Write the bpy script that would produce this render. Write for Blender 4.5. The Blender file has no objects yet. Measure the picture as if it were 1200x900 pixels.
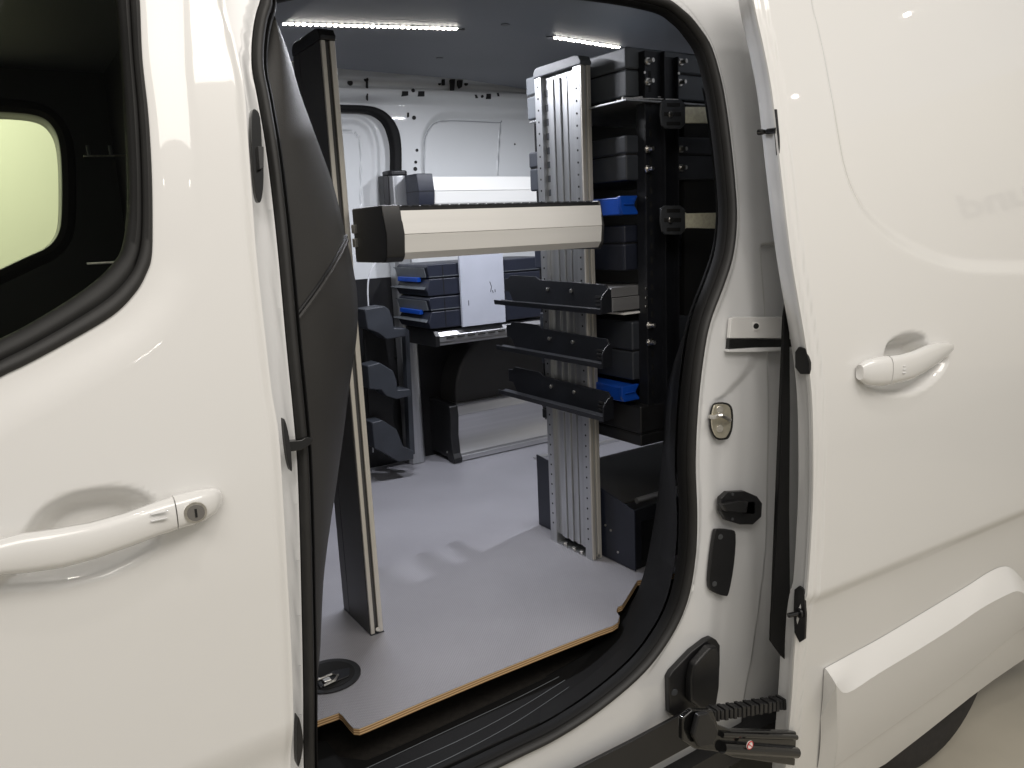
import bpy, bmesh, math, random
import numpy as np
from mathutils import Vector, Matrix, geometry
random.seed(4)
C = bpy.context.scene.collection
# ------------------------------------------------------------------ camera, world, lights
F, YAW, PIT, ROL = 921.48, -0.576248, 0.192879, -0.0451207
def cam_matrix():
    ca, sa, cb, sb, cc, sc = math.cos(YAW), math.sin(YAW), math.cos(PIT), math.sin(PIT), math.cos(ROL), math.sin(ROL)
    yaw = np.array([[ca, -sa, 0], [sa, ca, 0], [0, 0, 1]])
    base = np.array([[1, 0, 0], [0, 0, -1], [0, 1, 0]], float)
    P = np.array([[1, 0, 0], [0, cb, -sb], [0, sb, cb]])
    R = np.array([[cc, -sc, 0], [sc, cc, 0], [0, 0, 1]])
    return R @ P @ base @ yaw.T          # world -> (right, down, forward)
M = cam_matrix()
EYE = np.array([0, 0, 0.8])
cam = bpy.data.objects.new('camera', bpy.data.cameras.new('camera')); C.objects.link(cam)
mw = Matrix.Identity(4)
for i in range(3):
    mw[i][0] = M[0][i]; mw[i][1] = -M[1][i]; mw[i][2] = -M[2][i]; mw[i][3] = EYE[i]
cam.matrix_world = mw
cam.data.sensor_width = 36; cam.data.lens = F / 1200 * 36; cam.data.clip_start = .02; cam.data.clip_end = 100
S = bpy.context.scene; S.camera = cam
S.view_settings.view_transform = 'Standard'; S.view_settings.look = 'None'
S.view_settings.exposure = 0; S.view_settings.gamma = 1
W = bpy.data.worlds.new('World'); S.world = W; W.use_nodes = True
wn = W.node_tree; wn.nodes.clear()
wo = wn.nodes.new('ShaderNodeOutputWorld'); bg = wn.nodes.new('ShaderNodeBackground')
tc = wn.nodes.new('ShaderNodeTexCoord'); nz = wn.nodes.new('ShaderNodeTexNoise'); rp = wn.nodes.new('ShaderNodeValToRGB')
nz.inputs['Scale'].default_value = 1.6; nz.inputs['Detail'].default_value = 2
rp.color_ramp.elements[0].position = .35; rp.color_ramp.elements[0].color = (.36, .345, .32, 1)
rp.color_ramp.elements[1].position = .68; rp.color_ramp.elements[1].color = (.60, .585, .56, 1)
wn.links.new(tc.outputs['Generated'], nz.inputs['Vector']); wn.links.new(nz.outputs['Fac'], rp.inputs['Fac'])
wn.links.new(rp.outputs['Color'], bg.inputs['Color']); wn.links.new(bg.outputs[0], wo.inputs[0])
bg.inputs['Strength'].default_value = .88
def area(name, loc, target, sx, sy, power, col, spread=math.pi):
    l = bpy.data.lights.new(name, 'AREA'); l.shape = 'RECTANGLE'; l.size = sx; l.size_y = sy; l.energy = power; l.color = col
    l.spread = spread
    o = bpy.data.objects.new(name, l); C.objects.link(o); o.location = loc
    o.rotation_euler = (Vector(target) - Vector(loc)).to_track_quat('-Z', 'Y').to_euler(); return o
WARM = (1, .94, .87)
area('ceiling_lamp', (-.9, -1.6, 3.2), (.6, 1, .4), 2.4, 1.2, 54, WARM)
area('ceiling_lamp', (1.9, -1.5, 3.3), (1.2, 1, .3), 2.2, 1.0, 50, WARM)
area('ceiling_lamp', (.5, -.2, 3.3), (.8, 1.1, .2), .16, .16, 9, WARM)
area('ceiling_lamp', (3.0, -.6, 3.3), (2.2, .9, .3), .12, .12, 6, WARM)
area('green_wall_fill', (-1.0, 5.2, 2.6), (0, 6.4, 1.2), 1.2, .6, 95, (1, 1, .9))  # added fill light, brightens the green wall behind the cab window

# ------------------------------------------------------------------ pixel rays of the reference geometry -> points on real surfaces
def ray(px, py): return M.T @ np.array([(px - 600) / F, (py - 450) / F, 1.0])
def onp(px, py, ax, v):
    r = ray(px, py); t = (v - EYE[ax]) / r[ax]; return EYE + t * r
def PX(px, py, x): return onp(px, py, 0, x)
def PY(px, py, y): return onp(px, py, 1, y)
def PZ(px, py, z=0): return onp(px, py, 2, z)
def yb(z):            # profile of the van side, seen end on
    z = np.asarray(z, float)
    return .95 + .115 * (np.clip(z - .38, 0, None) / .82) ** 1.7 + .05 * (np.clip(.12 - z, 0, None) / .45) ** 1.8
def SB(px, py, off=0.0):
    y = .95 + off
    for _ in range(12):
        p = PY(px, py, y); y = float(yb(p[2])) + off
    return PY(px, py, y)
def crom(pts, n=6, closed=False):
    pts = [np.array(p, float) for p in pts]; out = []; N = len(pts)
    for i in range(N if closed else N - 1):
        p1, p2 = pts[i], pts[(i + 1) % N]
        p0 = pts[i - 1] if (closed or i > 0) else p1
        p3 = pts[(i + 2) % N] if (closed or i + 2 < N) else p2
        for k in range(n):
            t = k / n
            out.append(.5 * ((2 * p1) + (-p0 + p2) * t + (2 * p0 - 5 * p1 + 4 * p2 - p3) * t * t + (-p0 + 3 * p1 - 3 * p2 + p3) * t ** 3))
    if not closed: out.append(pts[-1])
    return out

# ------------------------------------------------------------------ materials
def mat(name, col, rough=.5, metal=0, coat=0, noise=0, nscale=60, bump=0, bscale=300, stretch=None, emit=None, spec=None, alpha=None, trans=0, rvar=0):
    m = bpy.data.materials.new(name); m.use_nodes = True; nt = m.node_tree; b = nt.nodes['Principled BSDF']
    b.inputs['Base Color'].default_value = (*col, 1); b.inputs['Roughness'].default_value = rough; b.inputs['Metallic'].default_value = metal
    if coat: b.inputs['Coat Weight'].default_value = coat; b.inputs['Coat Roughness'].default_value = .03
    if spec is not None: b.inputs['Specular IOR Level'].default_value = spec
    if trans: b.inputs['Transmission Weight'].default_value = trans
    if emit: b.inputs['Emission Color'].default_value = (*emit[0], 1); b.inputs['Emission Strength'].default_value = emit[1]
    co = nt.nodes.new('ShaderNodeTexCoord'); mp = nt.nodes.new('ShaderNodeMapping')
    nt.links.new(co.outputs['Object'], mp.inputs['Vector'])
    if stretch: mp.inputs['Scale'].default_value = stretch
    if noise or rvar:
        n = nt.nodes.new('ShaderNodeTexNoise'); n.inputs['Scale'].default_value = nscale; n.inputs['Detail'].default_value = 5
        nt.links.new(mp.outputs[0], n.inputs['Vector'])
    if noise:
        r = nt.nodes.new('ShaderNodeValToRGB')
        r.color_ramp.elements[0].position = .3; r.color_ramp.elements[1].position = .7
        r.color_ramp.elements[0].color = (*[c * (1 - noise) for c in col], 1); r.color_ramp.elements[1].color = (*[min(1, c * (1 + noise)) for c in col], 1)
        nt.links.new(n.outputs['Fac'], r.inputs['Fac']); nt.links.new(r.outputs[0], b.inputs['Base Color'])
    if rvar:
        mr = nt.nodes.new('ShaderNodeMapRange'); mr.inputs['From Min'].default_value = .3; mr.inputs['From Max'].default_value = .7
        mr.inputs['To Min'].default_value = max(.02, rough - rvar); mr.inputs['To Max'].default_value = rough + rvar
        nt.links.new(n.outputs['Fac'], mr.inputs['Value']); nt.links.new(mr.outputs[0], b.inputs['Roughness'])
    if bump:
        n2 = nt.nodes.new('ShaderNodeTexNoise'); n2.inputs['Scale'].default_value = bscale; n2.inputs['Detail'].default_value = 3
        bp = nt.nodes.new('ShaderNodeBump'); bp.inputs['Strength'].default_value = bump; bp.inputs['Distance'].default_value = .001
        nt.links.new(mp.outputs[0], n2.inputs['Vector']); nt.links.new(n2.outputs['Fac'], bp.inputs['Height']); nt.links.new(bp.outputs[0], b.inputs['Normal'])
    return m
MT = {}
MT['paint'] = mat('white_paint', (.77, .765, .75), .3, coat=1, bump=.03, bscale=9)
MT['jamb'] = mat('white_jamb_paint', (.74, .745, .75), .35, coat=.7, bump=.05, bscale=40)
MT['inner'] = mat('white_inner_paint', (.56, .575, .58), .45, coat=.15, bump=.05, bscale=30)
MT['clad'] = mat('white_cladding_paint', (.77, .765, .75), .38, coat=.35, bump=.03, bscale=12)
MT['rubber'] = mat('black_rubber', (.010, .0098, .0095), .6, bump=.1, noise=.2, nscale=25)
MT['rubber2'] = mat('grey_black_rubber', (.016, .0155, .015), .55, bump=.1, noise=.2, nscale=25)
MT['trim'] = mat('grained_trim', (.036, .035, .034), .52, bump=.45, bscale=700, noise=.12, nscale=8)
MT['black'] = mat('black_plastic', (.012, .012, .013), .38, bump=.15, bscale=500, noise=.25, nscale=12)
MT['trimblack'] = mat('deep_black_trim', (.006, .006, .0062), .62, bump=.2, bscale=500, spec=.2)
MT['ribalu'] = mat('rib_warm_reflection', (.64, .61, .55), .42, metal=.5, noise=.1, nscale=60, stretch=(1, 1, .03))  # aluminium rib, warm reflection of its surroundings put into the base colour
MT['cover'] = mat('dark_grey_cover', (.055, .054, .054), .45, noise=.1, nscale=8, bump=.15, bscale=500)
MT['blackgl'] = mat('gloss_black', (.006, .006, .006), .12, coat=.4)
MT['blackmetal'] = mat('powder_coated_black', (.008, .009, .012), .42, bump=.25, bscale=900, noise=.3, nscale=18)
MT['greymetal'] = mat('powder_coated_grey', (.032, .036, .044), .45, bump=.25, bscale=900, noise=.15, nscale=14)
MT['case'] = mat('dark_navy_plastic', (.015, .018, .03), .42, bump=.3, bscale=800, noise=.15, nscale=14)
MT['caseg'] = mat('grey_case_plastic', (.10, .11, .12), .45, bump=.3, bscale=800, noise=.12, nscale=14)
MT['blue'] = mat('blue_plastic', (.006, .06, .36), .35, noise=.1, nscale=20)
MT['alu'] = mat('brushed_aluminium', (.56, .57, .58), .36, metal=.9, noise=.12, nscale=60, stretch=(1, 1, .02), bump=.2, bscale=220)
MT['alux'] = mat('brushed_aluminium_long', (.60, .60, .61), .36, metal=.85, noise=.08, nscale=50, stretch=(.02, 1, 1), bump=.15, bscale=200)
MT['tray'] = mat('satin_aluminium_front', (.80, .79, .765), .38, metal=.35, noise=.04, nscale=40, stretch=(.02, 1, 1))
MT['greyboard'] = mat('pale_grey_board', (.42, .44, .50), .55, noise=.06, nscale=9, bump=.1)
MT['zinc'] = mat('zinc', (.7, .68, .64), .3, metal=1, noise=.15, nscale=200)
MT['brass'] = mat('yellow_zinc', (.66, .62, .50), .4, metal=.75, noise=.1, nscale=90)
MT['yellow'] = mat('lamplit_yellow_bar', (.93, .88, .68), .5, noise=.12, nscale=140, bump=.2, bscale=500)  # yellowish bar, colour raised to stand in for warm lamp light on it
MT['ceil'] = mat('dark_grey_lining', (.15, .158, .175), .6, bump=.1, bscale=200, noise=.05, nscale=3)
MT['dark'] = mat('dark_carpet', (.02, .017, .014), .9, bump=.6, bscale=400, noise=.3, nscale=80)
MT['pit'] = mat('dark_void', (.004, .004, .004), .7)
MT['steel'] = mat('dull_steel', (.26, .25, .24), .35, metal=.6)
MT['cable'] = mat('white_cable', (.55, .56, .58), .4)
MT['led'] = mat('led_chip', (1, 1, 1), .4, emit=((1, .95, .86), 45))
MT['ledbase'] = mat('led_tape', (.6, .58, .52), .5)
MT['red'] = mat('red_print', (.6, .02, .02), .4)
MT['whiteprint'] = mat('white_print', (.75, .75, .72), .4)
MT['greyprint'] = mat('grey_line', (.22, .23, .25), .4)
MT['tyre'] = mat('tyre_rubber', (.018, .016, .015), .75, bump=.3, bscale=120, noise=.2)
MT['plate'] = mat('dark_grey_plate', (.06, .064, .07), .35, metal=.3, noise=.1)
MT['green'] = mat('lime_wall_paint', (.62, .63, .47), .7, noise=.03, nscale=.7)
MT['board'] = mat('pale_sign_board', (.80, .78, .74), .6, noise=.02, nscale=2)
MT['pencil'] = mat('pencil_mark', (.08, .08, .09), .8)
def glassmat():
    m = bpy.data.materials.new('tinted_window_glass'); m.use_nodes = True; nt = m.node_tree; nt.nodes.clear()
    o = nt.nodes.new('ShaderNodeOutputMaterial'); mx = nt.nodes.new('ShaderNodeMixShader'); t = nt.nodes.new('ShaderNodeBsdfTransparent'); g = nt.nodes.new('ShaderNodeBsdfGlossy'); fr = nt.nodes.new('ShaderNodeFresnel')
    t.inputs[0].default_value = (.84, .87, .80, 1); g.inputs['Roughness'].default_value = .0; fr.inputs[0].default_value = 1.12
    nt.links.new(fr.outputs[0], mx.inputs[0]); nt.links.new(t.outputs[0], mx.inputs[1]); nt.links.new(g.outputs[0], mx.inputs[2]); nt.links.new(mx.outputs[0], o.inputs[0]); return m
MT['glass'] = glassmat()
def vinyl():
    m = mat('grey_studded_vinyl', (.275, .272, .296), .31, noise=.07, nscale=5)
    nt = m.node_tree; b = nt.nodes['Principled BSDF']; co = nt.nodes.new('ShaderNodeTexCoord'); mp = nt.nodes.new('ShaderNodeMapping')
    mp.inputs['Rotation'].default_value = (0, 0, math.radians(45)); mp.inputs['Scale'].default_value = (230, 230, 1)
    v = nt.nodes.new('ShaderNodeTexVoronoi'); v.inputs['Randomness'].default_value = 0; v.inputs['Scale'].default_value = 1
    v.voronoi_dimensions = '2D'
    r = nt.nodes.new('ShaderNodeMapRange'); r.inputs['From Min'].default_value = .15; r.inputs['From Max'].default_value = .4; r.inputs['To Min'].default_value = 1; r.inputs['To Max'].default_value = 0
    bp = nt.nodes.new('ShaderNodeBump'); bp.inputs['Strength'].default_value = .6; bp.inputs['Distance'].default_value = .0009
    nt.links.new(co.outputs['Object'], mp.inputs[0]); nt.links.new(mp.outputs[0], v.inputs['Vector']); nt.links.new(v.outputs['Distance'], r.inputs['Value'])
    nt.links.new(r.outputs[0], bp.inputs['Height']); nt.links.new(bp.outputs[0], b.inputs['Normal']); return m
MT['vinyl'] = vinyl()
def plymat():
    m = bpy.data.materials.new('plywood_edge'); m.use_nodes = True; nt = m.node_tree; b = nt.nodes['Principled BSDF']
    co = nt.nodes.new('ShaderNodeTexCoord'); sx = nt.nodes.new('ShaderNodeSeparateXYZ'); w = nt.nodes.new('ShaderNodeMath'); w.operation = 'MULTIPLY'; w.inputs[1].default_value = 2 * math.pi / .0045
    s = nt.nodes.new('ShaderNodeMath'); s.operation = 'SINE'; r = nt.nodes.new('ShaderNodeValToRGB')
    r.color_ramp.elements[0].position = .1; r.color_ramp.elements[0].color = (.30, .17, .07, 1); r.color_ramp.elements[1].position = .6; r.color_ramp.elements[1].color = (.66, .47, .26, 1)
    nt.links.new(co.outputs['Object'], sx.inputs[0]); nt.links.new(sx.outputs['Z'], w.inputs[0]); nt.links.new(w.outputs[0], s.inputs[0]); nt.links.new(s.outputs[0], r.inputs[0]); nt.links.new(r.outputs[0], b.inputs['Base Color'])
    b.inputs['Roughness'].default_value = .7; return m
MT['ply'] = plymat()
MT['ground'] = mat('beige_polished_floor', (.42, .39, .325), .32, noise=.12, nscale=2.2, bump=.05, bscale=14)

# ------------------------------------------------------------------ builders
def tag(o, label=None, cat=None, group=None, kind=None):
    for k, v in (('label', label), ('category', cat), ('group', group), ('kind', kind)):
        if v: o[k] = v
    return o
def thing(name, label, cat, loc=(0, 0, 0), group=None):
    o = bpy.data.objects.new(name, None); C.objects.link(o); o.location = loc; o.empty_display_size = .05
    return tag(o, label, cat, group)
def wl(parent):
    p = Vector((0, 0, 0))
    while parent: p = p + Vector(parent.location); parent = parent.parent
    return p
def link(name, me, m, parent=None):
    """meshes come in world coordinates; the part's own origin stays at its parent's"""
    o = bpy.data.objects.new(name, me); C.objects.link(o)
    if parent is not None:
        o.parent = parent; w = wl(parent); me.transform(Matrix.Translation(-w))
    for mm in (m if isinstance(m, (list, tuple)) else [m]): me.materials.append(MT[mm])
    return o
class MB:
    def __init__(s): s.bm = bmesh.new()
    def box(s, a, b, rz=0, piv=None, mi=0):
        a = Vector([min(p, q) for p, q in zip(a, b)]); b2 = Vector([max(p, q) for p, q in zip(a, b)]) if False else None
        return s
    def hexa(s, v8, mi=0):
        vs = [s.bm.verts.new(tuple(map(float, v))) for v in v8]
        for f in ((0, 3, 2, 1), (4, 5, 6, 7), (0, 1, 5, 4), (1, 2, 6, 5), (2, 3, 7, 6), (3, 0, 4, 7)):
            fc = s.bm.faces.new([vs[i] for i in f]); fc.material_index = mi
        return s
    def bx(s, x0, x1, y0, y1, z0, z1, mi=0):
        x0, x1 = sorted((x0, x1)); y0, y1 = sorted((y0, y1)); z0, z1 = sorted((z0, z1))
        return s.hexa([(x0, y0, z0), (x1, y0, z0), (x1, y1, z0), (x0, y1, z0), (x0, y0, z1), (x1, y0, z1), (x1, y1, z1), (x0, y1, z1)], mi)
    def prism(s, prof, ax, a, b, mi=0):
        """prof: 2-D polygon in the two other axes (cyclic order x,y,z), extruded along ax from a to b"""
        def mk(p, t):
            if ax == 0: return (t, p[0], p[1])
            if ax == 1: return (p[0], t, p[1])
            return (p[0], p[1], t)
        A = [s.bm.verts.new(mk(p, a)) for p in prof]; B = [s.bm.verts.new(mk(p, b)) for p in prof]
        n = len(prof)
        for i in range(n): s.bm.faces.new((A[i], A[(i + 1) % n], B[(i + 1) % n], B[i])).material_index = mi
        s.bm.faces.new(A[::-1]).material_index = mi; s.bm.faces.new(B).material_index = mi
        return s
    def cyl(s, c, r, h, ax=(0, -1, 0), n=16, r2=None, mi=0):
        ax = Vector(ax).normalized(); q = Vector((0, 0, 1)).rotation_difference(ax)
        r2 = r if r2 is None else r2; A = []; B = []
        for i in range(n):
            t = 2 * math.pi * i / n
            A.append(s.bm.verts.new(Vector(c) + q @ Vector((r * math.cos(t), r * math.sin(t), 0))))
            B.append(s.bm.verts.new(Vector(c) + q @ Vector((r2 * math.cos(t), r2 * math.sin(t), h))))
        for i in range(n): s.bm.faces.new((A[i], A[(i + 1) % n], B[(i + 1) % n], B[i])).material_index = mi
        s.bm.faces.new(A[::-1]).material_index = mi; s.bm.faces.new(B).material_index = mi
        return s
    def tube(s, pts, r, n=8, mi=0, rb=None):
        """round or oval tube along world points; rb = radius along the second axis"""
        pts = [Vector(tuple(map(float, p))) for p in pts]; rings = []
        for i, p in enumerate(pts):
            d = (pts[min(i + 1, len(pts) - 1)] - pts[max(i - 1, 0)]).normalized()
            u = d.cross(Vector((0, 1, 0)))
            if u.length < .1: u = d.cross(Vector((0, 0, 1)))
            u.normalize(); v = d.cross(u)
            rings.append([s.bm.verts.new(p + u * r * math.cos(2 * math.pi * k / n) + v * (rb or r) * math.sin(2 * math.pi * k / n)) for k in range(n)])
        for a, b in zip(rings, rings[1:]):
            for k in range(n): s.bm.faces.new((a[k], a[(k + 1) % n], b[(k + 1) % n], b[k])).material_index = mi
        s.bm.faces.new(rings[0][::-1]).material_index = mi; s.bm.faces.new(rings[-1]).material_index = mi
        return s
    def loft(s, rings, mi=0, cap=True, closed=True):
        R = [[s.bm.verts.new(tuple(map(float, p))) for p in r] for r in rings]; n = len(R[0])
        for a, b in zip(R, R[1:]):
            for k in range(n if closed else n - 1): s.bm.faces.new((a[k], a[(k + 1) % n], b[(k + 1) % n], b[k])).material_index = mi
        if cap: s.bm.faces.new(R[0][::-1]).material_index = mi; s.bm.faces.new(R[-1]).material_index = mi
        return s
    def build(s, name, m, parent=None, bevel=0, seg=2, smooth=False, ang=25):
        bmesh.ops.recalc_face_normals(s.bm, faces=s.bm.faces[:])
        me = bpy.data.meshes.new(name); s.bm.to_mesh(me); s.bm.free()
        if smooth or bevel:
            for p in me.polygons: p.use_smooth = True
            me.set_sharp_from_angle(angle=math.radians(ang))
        o = link(name, me, m, parent)
        if bevel:
            md = o.modifiers.new('edges', 'BEVEL'); md.width = bevel; md.segments = seg; md.limit_method = 'ANGLE'; md.angle_limit = math.radians(35); md.harden_normals = True
        return o
def pdist(x, z, poly, closed=False):
    """distance of arrays x,z to a polyline"""
    P = np.array([[p[0], p[-1]] for p in poly], float)
    if closed: P = np.vstack([P, P[:1]])
    d = np.full(np.shape(x), 1e9)
    for a, b in zip(P[:-1], P[1:]):
        ab = b - a; L = ab @ ab + 1e-12
        t = np.clip(((x - a[0]) * ab[0] + (z - a[1]) * ab[1]) / L, 0, 1)
        d = np.minimum(d, np.hypot(x - a[0] - t * ab[0], z - a[1] - t * ab[1]))
    return d
def inside(x, z, poly):
    P = [(p[0], p[-1]) for p in poly]; c = np.zeros(np.shape(x), bool)
    for (x1, z1), (x2, z2) in zip(P, P[1:] + P[:1]):
        if z1 == z2: continue
        k = ((z1 > z) != (z2 > z)) & (x < (x2 - x1) * (z - z1) / (z2 - z1) + x1); c ^= k
    return c
def sm(t): t = np.clip(t, 0, 1); return t * t * (3 - 2 * t)
def clip_cell(poly, x0, x1, z0, z1):
    for ax, v, sg in ((0, x0, 1), (0, x1, -1), (1, z0, 1), (1, z1, -1)):
        out = []; n = len(poly)
        for i in range(n):
            a, b = poly[i], poly[(i + 1) % n]; da, db = (a[ax] - v) * sg, (b[ax] - v) * sg
            if da >= 0: out.append(a)
            if (da >= 0) != (db >= 0):
                t = da / (da - db); out.append((a[0] + (b[0] - a[0]) * t, a[1] + (b[1] - a[1]) * t))
        poly = out
        if len(poly) < 3: return None
    return poly
def skin(name, outer, holes, surf, cell, thick, m, parent, flip=1):
    """a sheet over outer (x,z polygon) minus holes, lying on y = surf(x,z), with a rim of depth thick; smooth analytic normals"""
    loops = [[(float(p[0]), float(p[-1])) for p in outer]] + [[(float(p[0]), float(p[-1])) for p in h] for h in holes]
    flat = [p for l in loops for p in l]
    tris = geometry.tessellate_polygon([[Vector((p[0], p[1], 0)) for p in l] for l in loops])
    touched = set()
    for l in loops:
        for a, b in zip(l, l[1:] + l[:1]):
            n = max(2, int(math.hypot(b[0] - a[0], b[1] - a[1]) / cell * 6) + 1)
            for k in range(n + 1):
                x = a[0] + (b[0] - a[0]) * k / n; z = a[1] + (b[1] - a[1]) * k / n
                i, j = math.floor(x / cell), math.floor(z / cell)
                touched.add((i, j))
                for di, dj in ((1e-4, 0), (-1e-4, 0), (0, 1e-4), (0, -1e-4)): touched.add((math.floor((x + di) / cell), math.floor((z + dj) / cell)))
    xs = [p[0] for p in loops[0]]; zs = [p[1] for p in loops[0]]
    i0, i1, j0, j1 = math.floor(min(xs) / cell), math.floor(max(xs) / cell), math.floor(min(zs) / cell), math.floor(max(zs) / cell)
    I, J = np.meshgrid(np.arange(i0, i1 + 1), np.arange(j0, j1 + 1), indexing='ij')
    cx, cz = (I + .5) * cell, (J + .5) * cell
    ins = inside(cx, cz, loops[0])
    for h in loops[1:]: ins &= ~inside(cx, cz, h)
    V = {}; vl = []; faces = []
    def vid(x, z):
        k = (round(x, 6), round(z, 6))
        if k not in V: V[k] = len(vl); vl.append((x, z))
        return V[k]
    for i, j, q in zip(I.ravel(), J.ravel(), ins.ravel()):
        if (i, j) in touched or not q: continue
        faces.append([vid(i * cell, j * cell), vid((i + 1) * cell, j * cell), vid((i + 1) * cell, (j + 1) * cell), vid(i * cell, (j + 1) * cell)])
    for t in tris:
        p = [flat[k] for k in t]
        a = (p[1][0] - p[0][0]) * (p[2][1] - p[0][1]) - (p[1][1] - p[0][1]) * (p[2][0] - p[0][0])
        if abs(a) < 1e-12: continue
        if a < 0: p = p[::-1]
        for i in range(math.floor(min(q[0] for q in p) / cell), math.floor(max(q[0] for q in p) / cell) + 1):
            for j in range(math.floor(min(q[1] for q in p) / cell), math.floor(max(q[1] for q in p) / cell) + 1):
                if (i, j) not in touched: continue
                c = clip_cell(p, i * cell, (i + 1) * cell, j * cell, (j + 1) * cell)
                if c:
                    ids = []
                    for q in c:
                        k = vid(*q)
                        if not ids or (k != ids[-1] and k != ids[0]): ids.append(k)
                    if len(ids) > 2 and len(set(ids)) == len(ids): faces.append(ids)
    A = np.array(vl); x, z = A[:, 0], A[:, 1]; y = surf(x, z); e = .0012
    gx = (surf(x + e, z) - surf(x - e, z)) / (2 * e); gz = (surf(x, z + e) - surf(x, z - e)) / (2 * e)
    N = np.stack([gx, -np.ones_like(gx), gz], 1); N /= np.linalg.norm(N, axis=1)[:, None]
    verts = [(a, b, c) for a, b, c in zip(x, y, z)]; nfront = len(verts); nf = len(faces)
    if flip < 0: faces = [f[::-1] for f in faces]; N = -N
    # rim
    for l in loops:
        pts = np.array(l); yy = surf(pts[:, 0], pts[:, 1]); b = len(verts)
        verts += [(p[0], q, p[1]) for p, q in zip(pts, yy)] + [(p[0], q + thick, p[1]) for p, q in zip(pts, yy)]
        n = len(l); ar = sum(p[0] * q[1] - q[0] * p[1] for p, q in zip(l, l[1:] + l[:1]))
        for k in range(n):
            f = [b + k, b + (k + 1) % n, b + n + (k + 1) % n, b + n + k]
            if (ar > 0) == (l is loops[0]): f = f[::-1]
            faces.append(f)
    me = bpy.data.meshes.new(name); me.from_pydata(verts, [], faces); me.update()
    sn = [(0, 0, 0)] * len(me.loops)
    for p in me.polygons:
        p.use_smooth = True
        for li in p.loop_indices:
            vi = me.loops[li].vertex_index
            sn[li] = tuple(N[vi]) if p.index < nf else tuple(p.normal)
    me.normals_split_custom_set(sn)
    return link(name, me, m, parent)
exec_order = None
# ------------------------------------------------------------------ the setting
def plain(name, mb, m, kind='structure'):
    o = mb.build(name, m); o['kind'] = kind; return o
plain('showroom_floor', MB().bx(-8, 10, -6, 8, -.68, -.66), 'ground')
plain('green_wall', MB().bx(-4, 4, 6.4, 6.5, -.658, 3), 'green')

# ------------------------------------------------------------------ the van
VAN = thing('delivery_van', 'white panel van with its side sliding door open on a load bay full of racking', 'van', (.7, 1.0, -.66))
fd_edge = [(262, -60), (265, 0), (277, 50), (287, 100), (291, 150), (296, 220), (302, 300), (313, 400), (320, 460), (328, 510), (334, 600), (339, 690), (343, 767), (345, 830), (346, 900), (347, 1000)]
win_out = [(158, -120), (161, -60), (165, 0), (168, 67), (175, 133), (179, 200), (180, 260), (179, 300), (173, 320), (160, 343), (133, 370), (83, 400), (33, 427), (0, 443), (-60, 476), (-150, 520)]
win_in = [(134, -120), (138, -60), (143, 0), (148, 60), (152, 120), (155, 180), (156, 218), (155, 255), (150, 288), (141, 306), (120, 328), (83, 355), (33, 385), (0, 402), (-60, 434), (-150, 480)]
def xz(pts, off=0, n=5, fn=SB): return [tuple(p) for p in [(q[0], q[2]) for q in [fn(a, b, off) for a, b in crom(pts, n)]]]
fe = xz(fd_edge); wo_ = xz(win_out, n=6); wi_ = xz(win_in, n=6)
x_l = -.75
ztop = 1.27
door_outer = [(x_l, -.38)] + [(fe[-1][0], -.38)] + fe[::-1] + [(fe[0][0], ztop), (x_l, ztop)]
# close the window loop off to the left (front of the door) and at the top
def wloop(w): return w + [(x_l + .12, w[-1][1]), (x_l + .12, w[0][1])]
w_outer, w_inner = wloop(wo_), wloop(wi_)
wi_off = [(p[0], p[1]) for p in w_inner]
# handles: pixel stations on the body side
cupL = [(14, 640), (38, 600), (75, 576), (120, 567), (155, 568), (180, 580), (187, 592), (195, 628), (178, 650), (120, 680), (50, 692), (-10, 694)]
cupR = [(1035, 416), (1040, 400), (1055, 390), (1073, 387), (1086, 392), (1092, 406), (1113, 420), (1100, 445), (1075, 462), (1045, 466), (1018, 458), (1012, 446)]
lowL = [(345, 843), (300, 861), (200, 901), (60, 958)]
cl = xz(cupL, 0); clow = xz(lowL, 0, 2)
clc = np.mean(np.array(cl), axis=0)
def zline(pts):
    P = np.array([(p[0], p[-1]) for p in pts]); k = np.polyfit(P[:, 0], P[:, 1], 1); return k
kL = zline(clow)
def surfF(x, z):
    y = yb(z) + 0
    d = pdist(x, z, w_outer)
    y = y + .008 * sm(1 - d / .055)                       # shoulder round the window
    d = pdist(x, z, fe); y = y + .005 * sm(1 - d / .014)  # rounded shut edge
    dc = pdist(x, z, cl, True); ins = inside(x, z, cl)
    y = y + .034 * np.where(ins, sm(dc / .036), 0)
    s = (kL[0] * x + kL[1]) - z                           # crease near the sill
    y = y + .015 * sm(s / .075)
    return y
FD = skin('front_door', door_outer, [w_outer], surfF, .0055, .03, 'paint', VAN)
# window rubber, channel and glass
def ring(name, o, i, off0, off1, m, parent, depth=.02):
    """band between two matching polylines, slightly crowned"""
    mb = MB(); prof = [(0, off0 + depth), (0, off0), (.2, min(off0, off1) - .002), (.5, min(off0, off1) - .003), (.8, off1 - .002), (1, off1), (1, off1 + depth)]
    rings = []
    for a, b in zip(o, i):
        r = []
        for t, of in prof:
            x = a[0] * (1 - t) + b[0] * t; z = a[1] * (1 - t) + b[1] * t; r.append((x, float(yb(z)) + of, z))
        rings.append(r)
    mb.loft(rings, cap=False, closed=False); return mb.build(name, m, parent, smooth=True, ang=60)
mid = [((a[0] * .55 + b[0] * .45), (a[1] * .55 + b[1] * .45)) for a, b in zip(w_outer, w_inner)]
w_o2 = w_outer + [w_outer[0]]; mid2 = mid + [mid[0]]; w_i2 = w_inner + [w_inner[0]]
ring('window_seal', w_o2, mid2, .006, .008, 'rubber2', FD)
ring('window_channel', mid2, w_i2, .013, .017, 'rubber', FD, .03)
skin('window_glass', w_outer, [], lambda x, z: yb(z) + .030, .05, .0005, 'glass', FD)
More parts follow.
